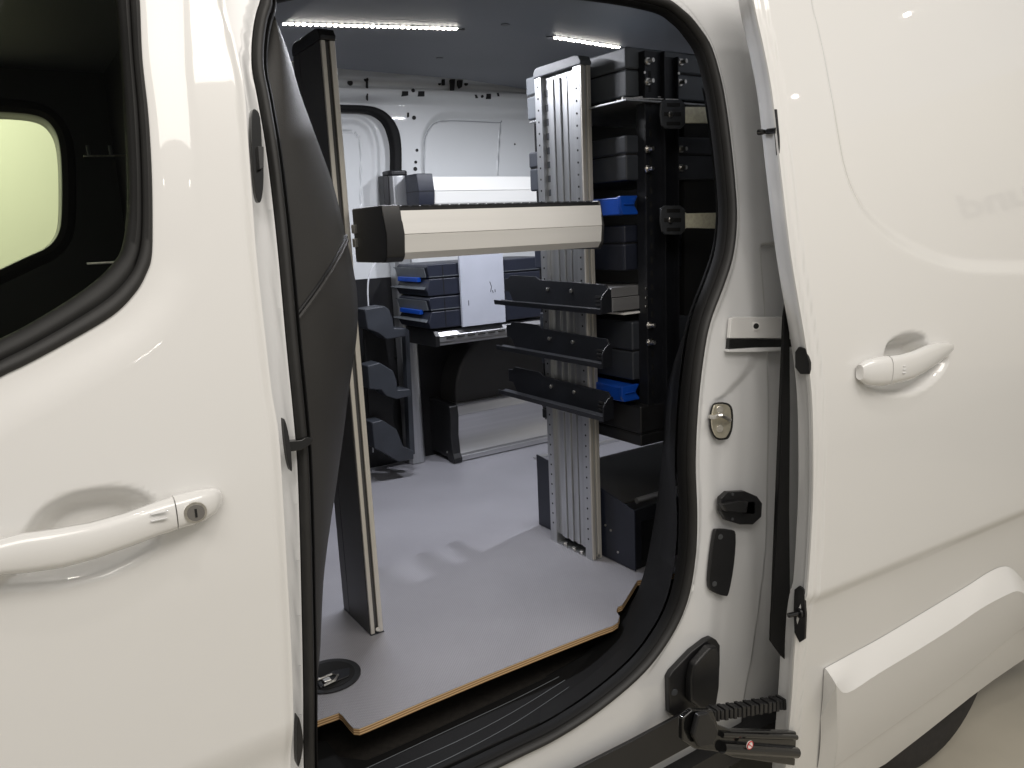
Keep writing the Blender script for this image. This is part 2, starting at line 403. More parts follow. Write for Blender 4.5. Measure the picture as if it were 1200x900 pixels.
# loft-type handle on the side surface
def handle(name, st, base, parent, m='paint', n=14):
    mb = MB(); rings = []
    for (px, pt, pb, off, dep) in st:
        a = SB(px, pt, base - off); b = SB(px, pb, base - off); c = (a + b) / 2; h = (a[2] - b[2]) / 2; r = []
        for k in range(n):
            t = 2 * math.pi * k / n; ct, s_ = math.cos(t), math.sin(t)
            ex = abs(ct) ** .75 * (1 if ct > 0 else -1); ez = abs(s_) ** .75 * (1 if s_ > 0 else -1)
            r.append((c[0] + .004 * 0, c[1] + dep * (1 - ex) / 2 * 2 - 0, c[2] + h * ez))
        rings.append(r)
    mb.loft(rings); return mb.build(name, m, parent, smooth=True, ang=50)
stL = [(-90, 664, 698, .028, .012), (-40, 648, 690, .036, .011), (0, 636, 678, .038, .011), (30, 628, 676, .040, .011), (70, 622, 670, .042, .011), (110, 615, 659, .042, .011), (150, 604, 645, .041, .011), (185, 592, 632, .038, .012), (207, 585, 625, .035, .014)]
handle('door_handle', stL, 0, FD)
stL2 = [(208.5, 584.5, 624.5, .034, .016), (225, 580, 620, .031, .015), (240, 576, 614, .027, .013), (252, 574, 605, .022, .011), (259, 574, 594, .016, .008), (261, 577, 586, .010, .004)]
handle('handle_cap', stL2, 0, FD)
kc = SB(229, 600, -.0315); MB().cyl(kc, .0125, .003, (-.15, -1, 0), 24).build('lock_ring', 'zinc', FD, smooth=True)
MB().cyl(kc + np.array([0, -.0025, 0]), .0095, .002, (-.15, -1, 0), 24).build('lock_cylinder', 'steel', FD, smooth=True)
b_ = kc + np.array([-.0003, -.0048, 0]); MB().bx(b_[0] - .0012, b_[0] + .0012, b_[1] - .0004, b_[1] + .001, b_[2] - .005, b_[2] + .005).build('keyway', 'pit', FD)
for (a, b) in ((612, 186), (620, 186)):
    p = SB(b, a - 11, -.0405); MB().bx(p[0] - .008, p[0] + .009, p[1] - .0012, p[1] + .002, p[2] - .0006, p[2] + .0006).build('grip_line', 'jamb', FD, bevel=.0002)
# latch pocket on the shut edge of the front door and the check strap
ROUND = ('door_striker', 'striker_plate', 'latch_pocket', 'guide_plate', 'door_stop_base', 'lower_hinge_gaiter')
def lump(name, px, off, d, m, parent, bev=.002, fn=SB):
    """plate traced on the side surface, thickness d towards the outside"""
    mb = MB(); px = crom(px, 3, True) if name in ROUND else px; P = [fn(a, b, off) for a, b in px]
    A = [mb.bm.verts.new(tuple(p)) for p in P]; B = [mb.bm.verts.new((p[0], p[1] - d, p[2])) for p in P]; n = len(P)
    for i in range(n): mb.bm.faces.new((A[i], A[(i + 1) % n], B[(i + 1) % n], B[i]))
    mb.bm.faces.new(A[::-1]); mb.bm.faces.new(B)
    return mb.build(name, m, parent, bevel=bev)
# body side with the door opening ---------------------------------------------------------
JO = .05
ap = [(320, -22), (302, 5), (294, 40), (293, 80), (300, 118), (311, 185), (323, 290), (333, 400), (341, 480), (346, 540), (349, 620), (351, 700), (353, 800), (354, 900), (360, 950), (385, 972), (430, 965), (500, 936), (600, 888), (650, 863), (700, 830), (750, 787), (783, 743), (802, 700), (811, 650), (813, 600), (811, 540), (814, 475), (820, 420), (828, 378), (845, 332), (855, 298), (859, 258), (857, 215), (850, 150), (842, 100), (830, 57), (815, 32), (797, 12), (770, -4), (700, -18), (600, -28), (450, -34)]
apx = [SB(a, b, JO) for a, b in crom(ap, 5, True)]; ap2 = [(p[0], p[2]) for p in apx]
rec = xz([(873, 60), (876, 150), (880, 250), (884, 330), (880, 420), (850, 462), (835, 480), (832, 560), (836, 640)], JO)
low = xz([(905, 600), (903, 653), (895, 720), (886, 780), (877, 830), (870, 900)], JO)
def surfJ(x, z):
    y = yb(z) + JO
    d = pdist(x, z, ap2, True); y = y - .007 * sm(1 - d / .010) + .010 * sm((d - .012) / .02) * sm((x - .9) / .1)
    y = y + .012 * sm((x - np.interp(z, [p[1] for p in low[::-1]], [p[0] for p in low[::-1]])) / .02) * (z < .75)
    zz = [p[1] for p in rec[::-1]]; xx = [p[0] for p in rec[::-1]]
    y = y + .006 * sm((x - np.interp(z, zz, xx)) / .05) * (x > .9)
    d2 = np.hypot((x - SLOT[0]) / 1.0, (z - SLOT[2]))
    return y
SLOT = SB(885, 382, JO)
side_outer = [(.222, -.40), (1.50, -.40), (1.50, -.02), (2.5, .1), (2.5, 1.20), (2.5, 1.29), (.222, 1.29)]
BS = skin('body_side', side_outer, [ap2], surfJ, .006, .012, 'jamb', VAN)
# rubber seal round the opening: inner loop = opening shrunk
def shrink(loop, d):
    P = np.array(loop); n = len(P); out = []
    ar = sum(P[i][0] * P[(i + 1) % n][1] - P[(i + 1) % n][0] * P[i][1] for i in range(n)); sg = 1 if ar > 0 else -1
    for i in range(n):
        t = P[(i + 1) % n] - P[i - 1]; t /= np.linalg.norm(t) + 1e-9; out.append(P[i] + sg * d * np.array([-t[1], t[0]]))
    return out
def sealband(name, d0, d1, prof, m, parent, sp=1):
    o = shrink(ap2, d0); i = shrink(ap2, d1); mb = MB(); rings = []
    for a, b in zip(o + [o[0]], i + [i[0]]):
        rings.append([(a[0] * (1 - t) + b[0] * t, float(yb(a[1])) + of, a[1] * (1 - t) + b[1] * t) for t, of in prof])
    mb.loft(rings, cap=False, closed=False); return mb.build(name, m, parent, smooth=True, ang=75)
circ = [(.5 - .46 * math.cos(t), JO + .004 - .020 * math.sin(t)) for t in [math.pi * k / 8 for k in range(9)]]
SL = sealband('opening_seal', -.001, .0185, circ, 'rubber2', VAN)
sealband('seal_lip', .0178, .025, [(0, JO + .0), (.35, JO - .004), (.7, JO - .001), (1, JO + .006), (1, JO + .014)], 'trimblack', SL)
# inner reveal of the opening: right side and sill, running inwards
n_ap = len(ap2); inn = shrink(ap2, .0245)
def pxi(a): # index of nearest aperture sample to pixel
    q = SB(a[0], a[1], JO); return int(np.argmin([np.hypot(p[0] - q[0], p[1] - q[2]) for p in ap2]))
i_s, i_e = pxi((640, 868)), pxi((842, 100))
dst = crom([(640, 792), (690, 762), (728, 722), (752, 680), (768, 600), (777, 520), (783, 450), (798, 400), (818, 345), (838, 292), (844, 240), (841, 180), (832, 110)], 10)
mb = MB(); rings = []; K = i_e - i_s
for k in range(K + 1):
    p = inn[i_s + k]; u = k / K * (len(dst) - 1); a = dst[int(u)]; b = dst[min(int(u) + 1, len(dst) - 1)]; q = a + (b - a) * (u - int(u))
    p0 = np.array([p[0], float(yb(p[1])) + JO + .02, p[1]]); ydeep = 1.22 if u > 25 else 1.15 + .07 * u / 25
    p1 = PY(q[0], q[1], ydeep) if k > 0 else PY(q[0], q[1], ydeep)
    r = [p0 * (1 - t) + p1 * t + np.array([0, 0, 0]) for t in (0, .3, .34, .65, 1)]
    r[1] = r[1] + np.array([-.004, 0, .003]); r[2] = r[2] + np.array([.004, .0, -.003]); r.append(p1 + np.array([.06, .01, -.02])); rings.append(r)
mb.loft(rings, cap=False, closed=False); mb.build('pillar_trim', 'trimblack', VAN, smooth=True, ang=30)
# sill tread below the plywood
SZ = -.055
tread = [PZ(a, b, SZ) for a, b in [(358, 985), (340, 900), (340, 868), (384, 868), (398, 886), (430, 890), (480, 868), (640, 793), (740, 735), (815, 690), (850, 760), (780, 840), (620, 925), (470, 985)]]
mb = MB(); mb.prism([(p[0], max(p[1], 1.035)) for p in tread], 2, SZ - .03, SZ); TR = mb.build('sill_tread', 'trimblack', VAN, bevel=.003)
for pts in ([(400, 914), (441, 895), (520, 858), (600, 821), (655, 793)], [(410, 926), (460, 902), (535, 869), (600, 835), (662, 797)], [(430, 934), (478, 911), (545, 879), (605, 846), (667, 805)]):
    MB().tube([PZ(a, b, SZ + .0005) for a, b in crom(pts, 4)], .0007, 6).build('tread_groove', 'caseg', TR)
mb = MB()
well = [PZ(a, b, -.10) for a, b in [(300, 860), (330, 990), (430, 935), (500, 890), (640, 815), (830, 700), (830, 560), (300, 700)]]
mb.prism([(p[0], p[1]) for p in well], 2, -.13, -.10); mb.build('step_well', 'dark', VAN)
# load floor -----------------------------------------------------------------------------
fl = [PZ(a, b) for a, b in [(377, 842), (390, 837.5), (397, 835), (401, 838), (409, 848), (414, 853), (421, 853.5), (430, 850), (500, 820), (570, 791), (640, 763), (700, 739.5), (718, 733), (724, 729), (726, 722), (722, 716), (724, 711), (729, 709), (747, 680)]]
fl2 = [(p[0], p[1]) for p in fl] + [(1.22, 1.24), (2.6, 1.24), (2.6, 2.62), (-.1, 2.62), (-.1, 1.21)]
mb = MB(); mb.prism(fl2, 2, -.013, -.0012); LF = mb.build('load_floor', 'ply', VAN)
mb = MB(); mb.prism(fl2, 2, -.0012, 0); mb.build('vinyl_covering', 'vinyl', LF)
hc = PZ(386, 793); MB().cyl((hc[0], hc[1], .0003), .058, .003, (0, 0, 1), 40).build('floor_ring', 'black', LF, smooth=True)
mb = MB(); mb.cyl((hc[0], hc[1], .0034), .047, .0006, (0, 0, 1), 36); mb.build('ring_recess', 'pit', LF)
mb = MB(); mb.prism([(hc[0] - .03, hc[1] - .035), (hc[0] + .028, hc[1] - .03), (hc[0] + .04, hc[1] - .004), (hc[0] + .01, hc[1] + .004), (hc[0] - .03, hc[1] - .006)], 2, .0042, .007); mb.build('lashing_flap', 'blackmetal', LF, bevel=.0015)
mb = MB(); pts = [(hc[0] - .026, hc[1] - .012), (hc[0] + .002, hc[1] - .010), (hc[0] + .010, hc[1] - .020), (hc[0] - .002, hc[1] - .034), (hc[0] - .024, hc[1] - .038)]
mb.tube([(*p, .0095) for p in pts] , .0022, 8); mb.build('lashing_ring', 'zinc', LF, smooth=True)
MB().bx(hc[0] - .02, hc[0] - .006, hc[1] - .03, hc[1] - .018, .007, .0115).build('lashing_catch', 'zinc', LF, bevel=.001)
# roof lining, shell ----------------------------------------------------------------------
CZ = 1.30
ce = [PZ(a, b, CZ) for a, b in [(330, 70), (400, 80.5), (460, 86), (520, 91), (545, 93), (611, 104), (700, 118)]]
mb = MB(); mb.prism([(-.3, 1.12), (2.9, 1.12), (2.9, 2.5)] + [(p[0], p[1]) for p in ce[::-1]] + [(-.3, ce[0][1])], 2, CZ, CZ + .012); RL = mb.build('roof_lining', 'ceil', VAN)
for a, b in ((592, 29), (515, 68)):
    p = PZ(a, b, CZ - .0005); MB().cyl(p, .011, .001, (0, 0, -1), 14).build('lining_clip', 'greymetal', RL)
mb = MB()
mb.bx(-1.0, 2.96, 1.09, 2.62, 1.345, 1.36); mb.build('roof', 'paint', VAN)
mb = MB(); mb.prism([(1.105, 1.285), (1.13, 1.34), (1.14, 1.345), (1.14, 1.29)], 0, -.9, 2.9); mb.build('roof_edge', 'paint', VAN)
mb = MB(); mb.bx(-1.0, 3.0, 2.60, 2.66, -.3, 1.345); mb.build('far_side', 'paint', VAN) if False else mb.bm.free()
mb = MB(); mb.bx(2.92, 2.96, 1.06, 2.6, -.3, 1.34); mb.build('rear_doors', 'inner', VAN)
mb = MB(); mb.bx(-1.0, 3.0, 1.02, 2.7, -.35, -.30); mb.build('underbody', 'black', VAN)
# cab -------------------------------------------------------------------------------------
gw = [(0, 132), (30, 134), (50, 139), (62, 150), (69, 168), (72, 200), (72, 250), (68, 274), (55, 290), (30, 302), (0, 316), (-60, 345)]
FY = 2.50
gwp = [PY(a, b, FY) for a, b in crom(gw, 4)]; gl = [(p[0], p[2]) for p in gwp]
gl = gl + [(-.7, gl[-1][1]), (-.7, gl[0][1])]
def flat(v): return lambda x, z: np.full(np.shape(x), v)
CD = skin('far_cab_door', [(-1.0, -.3), (.62, -.3), (.62, 1.34), (-1.0, 1.34)], [gl], flat(FY), .2, .12, 'black', VAN)
skin('far_window_glass', gl, [], flat(FY + .08), .3, .001, 'glass', CD)
o = shrink(gl, -.035); mb = MB(); rings = []
for a, b in zip(gl + [gl[0]], o + [o[0]]):
    rings.append([(a[0] * (1 - t) + b[0] * t, FY + of, a[1] * (1 - t) + b[1] * t) for t, of in ((0, .02), (0, -.012), (.4, -.02), (.8, -.012), (1, .0))])
mb.loft(rings, cap=False, closed=False); mb.build('far_window_frame', 'trim', CD, smooth=True, ang=50)
MB().bx(-1.0, .62, 1.12, 2.5, 1.27, 1.29).build('cab_headliner', 'ceil', VAN)
MB().bx(-1.0, -.94, 1.05, 2.6, -.3, 1.3).build('cab_front_blocker', 'black', VAN)  # added black slab closing off the cab front, keeps the cab dark
# bulkhead frame between cab and load bay (closes the cab from the bay light)
MB().bx(.34, .36, 1.45, 2.55, -.09, 1.28).build('bulkhead', 'trim', VAN)
# seat behind the cab glass
mb = MB(); mb.prism([(1.35, .3), (1.85, .3), (1.85, .54), (1.75, .58), (1.45, .58), (1.35, .54)], 0, .02, .16); mb.build('seat_back', 'trim', VAN, bevel=.03, seg=3)
a, b = PY(98, 183, 2.3), PY(154, 182, 2.3); MB().tube([a, b], .0022, 8).build('seat_rail', 'zinc', VAN)
for q in ((103, 176), (129, 176)):
    p = PY(q[0], q[1], 2.29); MB().tube([p + np.array([0, 0, .012]), p + np.array([.001, 0, -.012])], .004, 8).build('coat_hook', 'caseg', VAN, smooth=True)
a, b = PY(102, 309, 1.6), PY(140, 307, 1.6); MB().tube([a, b], .0022, 8).build('door_sill_strip', 'zinc', VAN)
# dark grained panel behind the front pillar ----------------------------------------------
lp = crom([(318, 15), (324, 60), (331, 110), (338, 160), (346, 230), (352, 290), (357, 360), (361, 420), (364, 480), (367, 520), (369, 600), (371, 680), (373, 760), (375, 860)], 4)
rp_ = crom([(324, 25), (338, 62), (352, 110), (372, 165), (390, 215), (404, 270), (413, 310), (419, 350), (418, 395), (410, 450), (401, 520), (391, 590), (381, 650), (377, 690)], 4)
mb = MB(); rings = []
for k, (l, r) in enumerate(zip(lp, rp_)):
    v = k / (len(lp) - 1)
    p0 = SB(l[0] - 16, l[1], JO + .03); yr = 1.10 + .13 * math.sin(math.pi * min(1, v * 1.05)) ** .8
    p1 = PY(r[0], r[1], yr); ring_ = []
    for t in np.linspace(0, 1, 9):
        q = p0 * (1 - t) + p1 * t; bul = math.sin(math.pi * t) * .02
        ring_.append(q + np.array([0, -bul, 0]))
    ring_.append(p1 + np.array([-.004, .012, 0])); ring_.append(p1 + np.array([-.03, .04, 0])); rings.append(ring_)
mb.loft(rings, cap=False, closed=False); PT = mb.build('pillar_panel', 'trim', VAN, smooth=True, ang=60)
def rowpt(rings, frac, t):
    r = rings[int(frac * (len(rings) - 1))]; i = int(t * 8); return r[i]
k0 = min(range(len(lp)), key=lambda k: abs(lp[k][1] - 374)); seam = []
for i in range(9):
    q = k0 - i * .55; kk = int(math.floor(q)); fr_ = q - kk; seam.append(np.array(rings[kk][i]) * (1 - fr_) + np.array(rings[kk + 1][i]) * fr_ + np.array([0, -.0005, 0]))
MB().tube(seam, .0028, 8).build('panel_seam', 'black', PT, smooth=True)
MB().tube([p + np.array([0, -.001, -.007]) for p in seam], .0038, 8).build('panel_bead', 'trim', PT, smooth=True)
# pillar end things on the front: latch pocket, check stop
lump('latch_pocket', [(292, 133), (297, 130), (302, 140), (304, 175), (306, 205), (304, 232), (300, 238), (296, 225), (293, 190), (291, 160)], .028, .012, 'blackgl', VAN)
lump('latch_tongue', [(299, 172), (306, 173), (306, 198), (301, 200)], .02, .012, 'black', VAN, .001)
lump('door_stop_base', [(329, 490), (333, 498), (337, 520), (339, 548), (336, 546), (332, 525)], .02, .012, 'black', VAN, .001)
lump('door_stop_arm', [(334, 515), (350, 514), (358, 510), (364, 513), (362, 519), (350, 526), (335, 528)], .03, .01, 'blackgl', VAN, .0015)
lump('lower_hinge_gaiter', [(345, 835), (350, 850), (351, 870), (346, 892), (344, 880)], .035, .015, 'black', VAN, .002)

# far inside wall --------------------------------------------------------------------------
WY = 2.50
def W2(pts, n=5): return [(q[0], q[2]) for q in [PY(a, b, WY) for a, b in crom(pts, n)]]
dr_o = W2([(380, 122), (405, 123), (430, 124), (447, 129), (459, 139), (467, 154), (470, 175), (470, 215), (471, 260), (473, 420)])
dr_i = W2([(380, 129), (405, 130), (428, 131), (441, 135), (451, 143), (457, 155), (461, 175), (461, 215), (462, 260), (464, 420)])
pn = W2([(500, 205), (499, 170), (503, 155), (510, 145), (522, 141), (545, 141), (588, 143), (590, 143), (588, 175), (587, 205)], 3)
bigp = W2([(492, 240), (493, 170), (497, 150), (508, 136), (525, 130), (560, 130), (616, 131), (640, 132), (640, 240)], 4)
dri2 = W2([(405, 152), (418, 154), (425, 162), (427, 180), (427, 240)], 3)
dri3 = W2([(405, 138), (420, 138), (434, 146), (441, 160), (444, 180), (444, 240)], 4)
beam = W2([(380, 117), (440, 118), (540, 120), (640, 124)], 2)
def zb(x): return np.interp(x, [p[0] for p in beam], [p[1] for p in beam])
def surfW(x, z):
    y = np.full(np.shape(x), WY) + 0.0
    s = z - zb(x); y = y - .035 * sm((s + .012) / .03) - .10 * np.clip(s - .05, 0, None)
    y = y + .018 * sm((s - .030) / .012) * (1 - sm((s - .055) / .012))
    d = pdist(x, z, bigp); y = y + .022 * np.where(inside(x, z, bigp), sm(d / .03), 0)
    d = pdist(x, z, pn); y = y - .003 * sm(1 - d / .004)
    dpoly = dr_o + [(.2, dr_o[-1][1]), (.2, dr_o[0][1])]
    d = pdist(x, z, dr_o); y = y + .03 * np.where(inside(x, z, dpoly), sm(d / .012), 0)
    d = pdist(x, z, dri3); y = y - .010 * sm(1 - d / .02)
    d = pdist(x, z, dri2); y = y + .004 * sm(1 - d / .005)
    return y
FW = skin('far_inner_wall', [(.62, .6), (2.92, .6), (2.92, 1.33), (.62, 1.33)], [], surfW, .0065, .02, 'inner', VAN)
MB().bx(.62, 2.92, 2.515, 2.55, -.3, .66).build('far_lower_lining', 'black', VAN)
mb = MB(); rings = []
for a, b in zip(dr_o, dr_i):
    rings.append([(a[0] * (1 - t) + b[0] * t, WY + of, a[1] * (1 - t) + b[1] * t) for t, of in ((0, .03), (0, -.004), (.2, -.008), (.8, -.008), (1, -.004), (1, .04))])
mb.loft(rings, cap=False, closed=False); mb.build('far_door_seal', 'trimblack', FW, smooth=True, ang=60)
# stamped openings in the roof rail
def whole(name, q, parent, y=WY - .04):
    P = [PY(a, b, y) for a, b in q]; mb = MB(); mb.prism([(p[0], p[2]) for p in P], 1, y - .003, y + .004); return mb.build(name, 'pit', parent)
def yat(a, b):
    y = WY - .04
    for _ in range(6):
        p = PY(a, b, y); y = float(surfW(np.array([p[0]]), np.array([p[2]]))[0])
    return y
for q in ([(471, 107), (478, 107), (478, 112), (471, 113)], [(490, 107), (497, 107), (497, 113), (490, 113)], [(527, 93), (533, 93), (532, 106), (528, 106)], [(518, 93), (521, 93), (521, 100), (518, 100)],
          [(536, 94), (542, 94), (541, 102), (538, 104), (536, 100)], [(570, 110), (575, 110), (575, 116), (570, 116)], [(556, 111), (558, 111), (560, 115), (558, 115)], [(582, 109), (584, 109), (585, 113), (583, 113)], [(477, 132), (479, 132), (479, 137), (477, 138)], [(429, 92), (431, 91), (431, 118), (429.4, 116)]):
    y = yat(*q[0]); whole('stamped_slot', q, FW, y)
for a, b, r in ((484, 106, 2), (515, 98, 1.8), (546, 98, 2.4), (565, 113, 1.6), (485, 138, 2.2), (488.5, 176, 1.6), (487, 190, 1.6), (486.5, 198, 2.2), (410, 97, 3), (429, 93, 2.5), (603, 169, 1)):
    y = yat(a, b); p = PY(a, b, y); MB().cyl((p[0], y + .002, p[2]), r * p[1] / F * 1.15, .005, (0, -1, 0), 12).build('punched_hole', 'pit', FW)
for nm, pl in (('panel_groove', pn), ('door_groove', dri2)):
    q = [(p[0], float(surfW(np.array([p[0]]), np.array([p[1]]))[0]) + .0004, p[1]) for p in pl]; MB().tube(q, .0011, 6).build(nm, 'greyprint', FW)
# wheel arch box
mb = MB(); arc = [(1.32 + .30 * (1 - math.cos(t)), .24 + .0 + .24 * math.sin(t)) for t in [math.pi * k / 16 for k in range(17)]]
mb.prism([(1.32, -.01)] + arc + [(1.92, -.01)], 1, 2.40, 2.52); mb.build('wheel_arch_cover', 'trim', VAN, bevel=.012, seg=3)
# right hand items on the jamb ---------------------------------------------------------------
lump('rail_cover', [(853, 373), (857, 371), (924, 371), (924, 396), (851, 396)], JO + .006, .008, 'paint', VAN, .0015)
p = SB(885, 382, JO - .003); MB().cyl(p, .0085, .002, (-.5, -1, 0), 20).build('cover_bush', 'paint', VAN, smooth=True); MB().cyl(p + np.array([0, -.002, 0]), .0055, .001, (-.5, -1, 0), 20).build('cover_screw', 'pit', VAN)
lump('rail_slot', [(850, 397), (924, 397), (924, 409), (849, 409)], JO + .012, .010, 'blackgl', VAN, .001)
lump('rail_lip', [(849, 409), (880, 407), (924, 406), (924, 410), (880, 412), (849, 412)], JO + .006, .010, 'jamb', VAN, .001)
ST = lump('door_striker', [(833, 478), (837, 472), (851, 472), (857, 480), (857, 500), (853, 512), (848, 515), (838, 514), (832, 503), (831, 490)], JO + .006, .004, 'rubber', VAN, .001)
lump('striker_plate', [(835, 479), (838, 474), (850, 474), (855, 481), (855, 500), (851, 510), (847, 513), (839, 512), (834, 502), (833, 490)], JO + .001, .003, 'brass', ST, .0005)
for q in ((843, 480), (843, 502)):
    p = SB(*q, JO - .002); MB().cyl(p, .0075, .0025, (-.3, -1, 0), 18).build('striker_bolt', 'zinc', ST, bevel=.0006)
a, b, c = SB(836, 489, JO - .006), SB(845, 487, JO - .02), SB(855, 492, JO - .006)
MB().tube(crom([a + np.array([0, .008, 0]), a, b, c, c + np.array([0, .008, 0])], 4), .0042, 10).build('striker_loop', 'zinc', ST, smooth=True)
DC = lump('catch_housing', [(840, 582), (848, 575), (868, 574), (882, 580), (888, 588), (887, 604), (877, 613), (862, 613), (846, 608), (840, 598)], JO + .006, .012, 'black', VAN, .002)
lump('catch_recess', [(870, 588), (884, 588), (884, 602), (870, 602)], JO - .005, .001, 'pit', DC, .0002)
lump('catch_wedge', [(841, 589), (862, 585), (872, 586), (870, 600), (846, 598)], JO - .006, .012, 'black', DC, .003)
for q in ((858, 579), (858, 608)):
    p = SB(*q, JO - .006); MB().cyl(p, .003, .002, (-.3, -1, 0), 12).build('catch_screw', 'plate', DC)
GP = lump('guide_plate', [(834, 624), (838, 619), (853, 620), (859, 625), (857, 660), (851, 693), (846, 697), (834, 693), (828, 686), (829, 660)], JO + .008, .008, 'black', VAN, .002)
for q in ((844, 629), (837, 684)):
    p = SB(*q, JO - .0005); MB().cyl(p, .0055, .0018, (-.3, -1, 0), 16).build('plate_screw', 'plate', GP, bevel=.0005)
HC = lump('arm_cover', [(778, 791), (782, 784), (805, 760), (822, 747), (829, 744), (834, 747), (838, 753), (838, 775), (836, 800), (833, 828), (812, 832), (800, 829), (786, 837), (779, 832)], JO + .010, .014, 'black', VAN, .003)
lump('arm_cover_dome', [(802, 792), (806, 774), (824, 754), (832, 753), (836, 762), (835, 800), (831, 826), (812, 826), (802, 818)], JO - .004, .020, 'black', HC, .006)
p = SB(790, 811, JO - .004); MB().cyl(p, .007, .002, (-.3, -1, 0), 16).build('cover_screw', 'plate', HC, bevel=.0005)
for q in ((809, 689),):
    p = SB(*q, JO + .006); MB().cyl(p, .009, .0015, (-.3, -1, 0), 20).build('body_plug', 'jamb', VAN, bevel=.0006)
# lower running arm and cable chain
def PT3(a, b, y): return PY(a, b, y)
mb = MB()
A = [(600, 936), (677, 901), (740, 869), (790, 842), (815, 831), (824, 852), (812, 873), (770, 896), (740, 912), (690, 940)]
P = [PY(a, b, .998) for a, b in A]; mb.prism([(p[0], p[2]) for p in P], 1, .998, 1.006); mb.build('lower_rail', 'black', VAN, bevel=.002)
ARM = MB().prism([(p[0], p[2]) for p in [PY(a, b, .90) for a, b in [(800, 842), (812, 832), (836, 833), (842, 850), (858, 856), (934, 858), (932, 898), (860, 888), (845, 882), (815, 878), (800, 868)]]], 1, .90, .912).build('slide_arm', 'blackgl', VAN, bevel=.003, seg=3)
mb = MB().tube([PY(846, 876, .897), PY(933, 882, .897)], .011, 14); mb.build('arm_rib', 'blackgl', ARM, smooth=True); mb = MB().tube([PY(846, 861, .897), PY(933, 864, .897)], .0055, 12); mb.build('arm_rib', 'blackgl', ARM, smooth=True)
mb = MB().prism([(p[0], p[2]) for p in [PY(a, b, .885) for a, b in [(819, 838), (831, 835), (838, 845), (843, 858), (836, 874), (820, 877), (813, 862)]]], 1, .885, .897); mb.build('arm_joint', 'black', ARM, bevel=.004)
p = PY(815, 863, .884); MB().cyl(PY(815, 863, .899), .0055, .004, (-.2, -1, 0), 16).build('joint_rivet', 'zinc', ARM, bevel=.001)
p = PY(878.5, 873, .8855); D = MB().cyl(p, .0085, .0008, (-.1, -1, .1), 24).build('warning_sticker', 'whiteprint', ARM)
mb = MB(); ringp = [p + np.array([.0075 * math.cos(t), -.0014, .0075 * math.sin(t)]) for t in [2 * math.pi * k / 20 for k in range(21)]]
mb.tube(ringp, .0009, 5); mb.tube([p + np.array([-.005, -.0014, .005]), p + np.array([.005, -.0014, -.005])], .0009, 5); mb.build('warning_mark', 'red', ARM)
cc = crom([(832, 836), (855, 833), (880, 829), (905, 825), (925, 820), (945, 812)], 5); CH = None
for k, q in enumerate(cc[:-1]):
    a, b = PY(q[0], q[1], .93), PY(cc[k + 1][0], cc[k + 1][1], .93); d = (b - a)
    mb = MB(); h = .0125 if k % 2 else .0105
    mb.hexa([a + np.array([0, -.012, -h]), a + d * .8 + np.array([0, -.012, -h]), a + d * .8 + np.array([0, .012, -h]), a + np.array([0, .012, -h]), a + np.array([0, -.012, h]), a + d * .8 + np.array([0, -.012, h]), a + d * .8 + np.array([0, .012, h]), a + np.array([0, .012, h])])
    if CH is None: mb0 = MB(); mb0.tube([PY(t[0], t[1], .93) for t in cc], .006, 8); CH = mb0.build('cable_chain', 'black', VAN)
    mb.build('chain_link', 'black', CH, bevel=.002)

# ------------------------------------------------------------------ sliding door
SO = -.10
se = [(880, -60), (888, 0), (900, 55), (910, 110), (920, 200), (932, 300), (947, 390), (954, 440), (957, 480), (958, 540), (957, 600), (952, 683), (947, 733), (943, 813), (937, 880), (930, 950)]
sx_ = xz(se, SO)
zbot = [(930, 962), (1000, 925), (1047, 900), (1145, 822), (1200, 782), (1300, 715), (1400, 650)]
sb_ = xz(zbot, SO, 2)
s_outer = sx_[::-1] + [(sx_[0][0], 1.30), (2.62, 1.30)] + [(2.62, sb_[-1][1])] + sb_[::-1][0:]
s_outer = s_outer if True else None
recR = xz([(945, -60), (950, 0), (957, 30), (965, 67), (977, 133), (987, 190), (1000, 230), (1020, 263), (1050, 290), (1090, 310), (1130, 321), (1200, 323), (1330, 318)], SO)
rpoly = recR + [(3.2, recR[-1][1]), (3.2, 1.5), (recR[0][0], 1.5)]
crR = xz([(972, 690), (1020, 667), (1080, 640), (1200, 590), (1350, 535)], SO, 2); kR = zline(crR)
cr = xz(cupR, SO)
def surfS(x, z):
    y = yb(z) + SO
    d = pdist(x, z, sx_); y = y + .005 * sm(1 - d / .011) + .0035 * (1 - sm((d - .019) / .007))
    d = pdist(x, z, recR); wd = .016 + .022 * sm((x - 1.22) / .25)
    y = y + .013 * np.where(inside(x, z, rpoly), sm(d / wd), 0)
    s = (kR[0] * x + kR[1]) - z
    y = y + .020 * (1 - np.exp(-np.clip(s, 0, None) / .055)) * sm(s / .035) * sm((d - .02) / .06)
    dc = pdist(x, z, cr, True); y = y + .040 * np.where(inside(x, z, cr), sm(dc / .038), 0)
    return y
SD = skin('sliding_door', s_outer, [], surfS, .0058, .004, 'paint', VAN)
